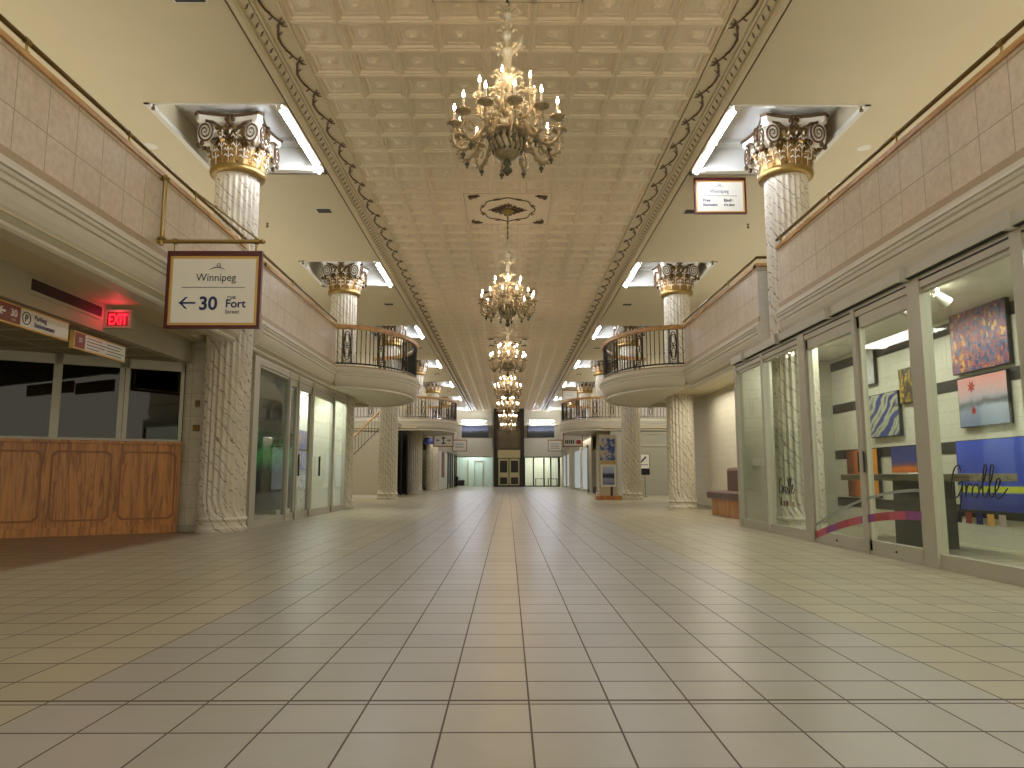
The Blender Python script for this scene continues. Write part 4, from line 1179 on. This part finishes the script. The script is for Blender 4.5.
# ------------------------------------------------------------------ bench area right
struct(MB().box(6.2, 6.3, 15.15, 25.2, 0, 3.5).build('wall_right_niche', 'brickw'))
struct(MB().box(6.18, 6.2, 15.15, 25.2, 0, .1).build('baseboard_right', 'walld'))
be = empty('bench', (5.75, 18.2, 0), 0, 'brown leather bench on oak base against white block wall', 'bench')
MB().box(-.34, .42, -1.45, 1.25, 0, .42).build('base', 'oak', be)
MB().box(-.45, .20, -1.5, 1.35, .42, .62).build('seat', 'leather', be, bevel=.04)
MB().box(.08, .43, -1.5, 1.30, .50, 1.22).build('backrest', 'leather', be, bevel=.08)

# ------------------------------------------------------------------ stairs on the left
st = empty('staircase', (-8.6, 34.0, 0), 0, 'straight staircase rising behind the third left column', 'staircase')
# rises from x=-9.1 (z .3) to x=-5.2 (z 4)
def zs(x): return 1.78+(x+7.3)*1.02
m = MB(); m.prism([(-9.2+8.6, 0, 0), (-5.4+8.6, 0, 0), (-5.4+8.6, 0, 3.6), (-9.2+8.6, 0, max(.02, zs(-9.2)))], (0, .12, 0)); m.build('side_wall', 'wall', st)
m = MB()
for k in range(20):
    x = -9.1+.19*k; z = max(.1, zs(x)-.1); m.box(x+8.6, x+.21+8.6, .12, 1.9, max(0, z-.2), z)
m.build('steps', 'walld', st)
m = MB(); p0 = (-9.2+8.6, .03, zs(-9.2)+.95); p1 = (-5.3+8.6, .03, zs(-5.3)+.95); m.tube([p0, p1], .045, 8); m.build('handrail', 'rail', st, smooth=40)
m = MB()
for k in range(26):
    x = -9.1+.15*k; m.tube([(x+8.6, .04, zs(x)), (x+8.6, .04, zs(x)+.93)], .010, 5)
m.tube([(-9.2+8.6, .04, zs(-9.2)+.12), (-5.3+8.6, .04, zs(-5.3)+.12)], .014, 5)
m.build('iron_balustrade', 'iron', st)
MB().box(-9.2+8.6, -5.4+8.6, -.02, 0, 0, .12).build('skirting', 'aluw', st)

# ------------------------------------------------------------------ walls at Y=38.4 under the mezzanine
struct(MB().box(-10, -5.95, 38.3, 38.4, 0, 3.5).build('wall_left_cross', 'wall'))
e = struct(empty('door_1', (-5.6, 38.3, 0))); m = MB(); m.box(-.35, -.28, -.04, .04, 0, 3.4); m.box(.28, .35, -.04, .04, 0, 3.4); m.box(-.03, .03, -.04, .04, 0, 3.4); m.box(-.35, .35, -.04, .04, 3.3, 3.4); m.build('frame', 'black', e)
MB().box(-.3, .3, 0, .01, .05, 3.3).build('glass_panel', 'gdark', e)
struct(MB().box(5.4, 10, 38.3, 38.4, 0, 3.5).build('wall_right_cross', 'walld'))
e = struct(empty('door_2', (7.7, 38.28, 0))); m = MB(); m.box(-.8, -.7, -.04, .02, 0, 3.3); m.box(.7, .8, -.04, .02, 0, 3.3); m.box(-.8, .8, -.04, .02, 2.55, 2.66); m.box(-.8, .8, -.04, .02, 3.2, 3.3); m.build('frame', 'wall', e)
MB().box(-.7, .7, -.01, .02, 0, 3.2).build('door_leaf', 'walld', e)
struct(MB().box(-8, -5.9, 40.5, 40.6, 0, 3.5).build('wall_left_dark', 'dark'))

# sign stand and poster kiosk
ss = empty('sign_stand', (6.45, 35.0, 0), 0, 'thin legged floor sign with black lower band, beyond the third right column', 'sign')
m = MB(); m.tube([(-.2, 0, 0), (-.2, 0, 1.1)], .012, 6); m.tube([(.12, 0, 0), (.12, 0, 1.1)], .012, 6); m.box(-.3, -.1, -.12, .12, 0, .015); m.box(.02, .22, -.12, .12, 0, .015); m.build('legs', 'black', ss)
MB().box(-.35, .35, -.02, .02, 1.05, 2.05).build('frame', 'black', ss)
MB().box(-.33, .33, -.026, -.02, 1.36, 2.03).build('panel', 'signw', ss)
m = MB(); m.prism([(-.1, -.03, 1.66), (-.05, -.03, 1.62), (.22, -.03, 1.9), (.14, -.03, 1.94)], (0, .003, 0)); m.box(-.3, .28, -.03, -.026, 1.52, 1.55); m.build('pen_drawing', 'black', ss)
pk = empty('poster_stand', (4.22, 31.0, 0), 0, 'freestanding board with two framed pictures on oak plinth', 'display stand')
MB().box(-.48, .55, -.35, .35, 0, .17).build('plinth', 'oak', pk)
MB().box(-.34, .42, -.02, .03, .17, 2.75).build('back_board', 'wall', pk)
MB().box(.12, .22, -.03, .06, .1, .6).build('post', 'dark', pk)
MB().box(-.30, .33, -.05, -.02, 1.66, 2.60).build('upper_poster', 'p_figure', pk)
MB().box(-.28, .36, -.05, -.02, 1.53, 1.62).build('gold_title_strip', 'goldflat', pk)
MB().box(-.28, .36, -.05, -.02, .55, 1.48).build('lower_frame', 'signw', pk)
MB().box(-.21, .29, -.056, -.05, .63, 1.41).build('lower_poster', 'p_lake', pk)

# ------------------------------------------------------------------ far side walls
struct(MB().box(-4.95, -4.85, 50.6, 71, 0, 3.5).build('wall_left_far', 'wall'))
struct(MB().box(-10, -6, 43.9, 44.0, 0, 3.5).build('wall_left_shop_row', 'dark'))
e = struct(empty('window_4', (-4.84, 0, 0)))
MB().box(0, .06, 50.8, 57.6, .05, 2.75).build('white_display', 'aluw', e); MB().box(.06, .09, 52.6, 54.6, .9, 2.75).build('bronze_strip', 'rust', e)
for k, (a_, b_) in enumerate(((58.2, 63.2), (65.8, 68.6))):
    e = struct(empty('door_%d' % (3+k), (-4.82, a_, 0)))
    m = MB(); w = b_-a_
    for y in (0, w/2-.05, w-.1): m.box(-.04, .06, y, y+.1, 0, 2.9)
    m.box(-.04, .06, 0, w, 2.8, 2.9); m.build('frame', 'black', e); MB().box(0, .02, .05, w-.05, .05, 2.8).build('dark_glass', 'black', e)
struct(MB().box(5.1, 5.2, 44.5, 71, 0, 3.5).build('wall_right_far', 'wall'))
M['litwin'] = emit('lit_shop_window', (214, 220, 214), 0.42)
for k, (a_, b_) in enumerate(((46.0, 55.5), (59.5, 62.6), (63.2, 66.6))):
    e = struct(empty('window_%d' % (5+k), (5.08, a_, 0))); w = b_-a_
    m = MB()
    for y in (0, w-.12): m.box(-.08, .03, y, y+.12, 0, 2.95)
    m.box(-.08, .03, 0, w, 2.8, 2.95); m.box(-.08, .03, 0, w, 0, .15); m.build('frame', 'alu', e)
    MB().box(0, .01, .1, w-.1, .15, 2.8).build('lit_pane', 'litwin', e)

# ------------------------------------------------------------------ end wall and elevator tower
struct(MB().box(-10, 10, 73.5, 73.6, 0, ZC+.3).build('wall_end', 'wall'))
for s, nm in ((-1, 'left'), (1, 'right')):
    a, b = sorted((s*1.5, s*5.1))
    struct(MB().box(a, b, 69.0, 69.4, 2.85, 4.55).build('wall_end_bulkhead_%s' % nm, 'white'))
    struct(MB().box(a, b, 69.0, 69.1, 2.75, 2.85).build('trim_end_%s' % nm, 'walld'))
    struct(MB().box(a, b, 69.45, 73.5, 3.6, 3.7).build('floor_end_%s' % nm, 'wall'))
    struct(MB().box(a, b, 70.2, 70.3, 5.85, ZC+.1).build('wall_end_header_%s' % nm, 'wall'))
    e = empty('mural', ((a+b)/2+s*.05, 70.1, 4.7), 0, 'long dark landscape mural on the upper end wall, %s of the tower' % nm, 'mural')
    MB().box(-1.5, 1.5, 0, .06, 0, 1.15).build('picture_frame', 'black', e); MB().box(-1.44, 1.44, -.01, 0, .05, 1.1).build('landscape', 'p_pano', e)
    tb = empty('end_wall_light', ((a+b)/2, 70.0, 6.25), 0, 'horizontal white strip light high on the end wall, %s of the tower' % nm, 'light')
    MB().box(-1.2, 1.2, .02, .08, -.04, .12).build('fixture_body', 'plastic', tb); MB().tube([(-1.15, 0, 0), (1.15, 0, 0)], .035, 8).build('fluorescent_tube', 'tube', tb)
    # end stub walls
    struct(MB().box(*sorted((s*4.35, s*4.9)), 67.5, 68.0, 3.9, 5.6).build('wall_end_stub_%s' % nm, 'aluw'))
e = struct(MB().box(-5.1, -1.5, 71.5, 71.6, 0, 3.6).build('wall_end_mint', 'mint'))
m = MB(); m.box(-4.0, -3.85, 71.4, 71.5, 0, 2.6); m.box(-2.5, -2.4, 71.4, 71.5, 0, 2.5); m.box(-3.3, -3.25, 71.4, 71.5, 0, 2.5); m.box(-3.3, -2.4, 71.4, 71.5, 2.45, 2.5); m.build('door_frames', 'walld', e)
e = struct(empty('window_9', (0, 69.3, 0))); m = MB()
for x in (1.5, 2.35, 3.35, 4.0, 4.75): m.box(x, x+.13, -.04, .04, 0, 2.8)
m.box(1.5, 4.9, -.04, .04, 0, .1); m.box(1.5, 4.9, -.04, .04, 2.72, 2.8); m.build('frame', 'black', e); MB().box(1.5, 4.9, 0, .01, .1, 2.75).build('glass_panel', 'glass', e)
M['yroom'] = flat('yellow_room', (206, 206, 190), .6)
struct(MB().box(1.5, 5.1, 72.9, 73.0, 0, 3.6).build('wall_end_yellow', 'yroom'))
def table(x, y, lab):
    e = empty('dining_table', (x, y, 0), 0, lab, 'table', 'dark cafe tables')
    MB().box(-.5, .5, -.35, .35, .70, .76).build('tabletop', 'black', e)
    for sx in (-1, 1):
        for sy in (-1, 1): MB().box(sx*.42-.03, sx*.42+.03, sy*.28-.03, sy*.28+.03, 0, .7).build('leg', 'black', e)
table(3.1, 70.6, 'dark table behind the far right glass wall, left one'); table(4.3, 70.4, 'dark table behind the far right glass wall, right one')
e = empty('armchair', (-4.35, 67.2, 0), 0, 'small dark armchair by the far left wall', 'chair')
MB().box(-.4, .35, -.35, .35, .12, .45).build('seat', 'black', e, bevel=.04); MB().box(-.42, -.2, -.38, .38, .12, .95).build('backrest', 'black', e, bevel=.04); MB().box(-.3, .35, .28, .4, .12, .62).build('armrest', 'black', e)
el = empty('elevator_tower', (.09, 68.0, 0), 0, 'dark bronze elevator tower with pale yellow doors at the hall end', 'elevator')
m = MB()
for x in (-1.42, 1.09): m.box(x, x+.33, -.05, .3, 0, ZC)
m.box(-1.42, 1.42, .02, 2.4, 3.45, ZC-.02); m.box(-1.1, 1.1, .05, .3, 0, 3.5)
m.build('tower_frame', 'dark', el)
m = MB(); m.box(-1.08, 1.08, -.02, .02, 3.55, ZC-.1); m.build('bronze_cladding', 'elev', el)
m = MB()
for z in (4.4, 5.3, 6.2): m.box(-1.08, 1.08, -.03, -.02, z, z+.05)
m.box(-.03, .03, -.03, -.02, 3.5, ZC-.1); m.build('cladding_joints', 'slot', el)
MB().box(-1.05, 1.05, -.02, .03, 2.68, 3.42).build('transom_panel', 'elevy', el)
for s in (-1, 1):
    a, b = sorted((s*.04, s*.98)); d = MB().box(a, b, -.03, .03, .15, 2.6).build('elevator_door', 'elevy', el)
    m = MB(); m.box(a+.14, b-.12, -.04, -.03, 1.32, 2.42); m.box(a+.14, b-.12, -.04, -.03, .25, .88); m.build('dark_window', 'dark', d)

# ------------------------------------------------------------------ lights
area('gallery_light', 5.75, 7.8, 3.43, .5, 14, 190, (1, .99, .95))
area('left_shop_light', -5.45, 20.0, 3.42, .5, 3.4, 85, (.93, .97, 1))
area('end_room_left', -3.3, 70.4, 3.5, 2, 1.2, 60, (.9, 1, 1))
area('end_room_right', 3.3, 71.3, 3.5, 2.4, 1.2, 150, (1, .98, .94))
area('niche_fill', 5.5, 19.0, 3.36, .6, 5.0, 60, (1, .92, .78))  # added fill to brighten the bench niche wall
w = bpy.data.worlds.new('world'); S.world = w; w.use_nodes = True
w.node_tree.nodes['Background'].inputs[0].default_value = lin((255, 244, 222)); w.node_tree.nodes['Background'].inputs[1].default_value = 1.0

for s in (-1, 1):
    for (y, ln) in ((10.5, 28), (56, 34)):
        area('mezzanine_fill', s*7.7, y, 4.1, 3.0, ln, 225*ln/28, (1, .96, .88), (pi, 0, 0))  # added fill hidden behind the parapets, lifts the side ceilings
    area('soffit_fill', s*4.9+(.3 if s < 0 else 0)*0, 47.5, 3.36, .3, 6, 25, (1, .93, .8))  # added fill under the far soffits, no fixture there
for s in (-1, 1): area('stair_hall_fill', s*8.4, 32.5, 7.2, 1.5, 5, 230, (1, .96, .88))  # added fill that lifts the stairwell and cross walls
area('corridor_fill', -8.2, 5, 3.06, 2.0, 6, 40, (1, .9, .75))  # added fill for the left corridor, no fixture there
# ------------------------------------------------------------------ camera
f = 725.0; t = math.atan(92/f); yaw = math.atan(4/f)
cam = bpy.data.cameras.new('camera'); cam.sensor_width = 36; cam.lens = f/1024*36; cam.clip_end = 200
co = bpy.data.objects.new('camera', cam); C.objects.link(co); co.location = (0, 0, 1.0); co.rotation_euler = (pi/2+t, 0, -yaw)
S.camera = co
S.view_settings.view_transform = 'Standard'; S.view_settings.look = 'None'; S.view_settings.gamma = 1; S.view_settings.use_curve_mapping = False
S.view_settings.exposure = 0.42
S.cycles.use_denoising = True
S.cycles.sample_clamp_indirect = 4.0
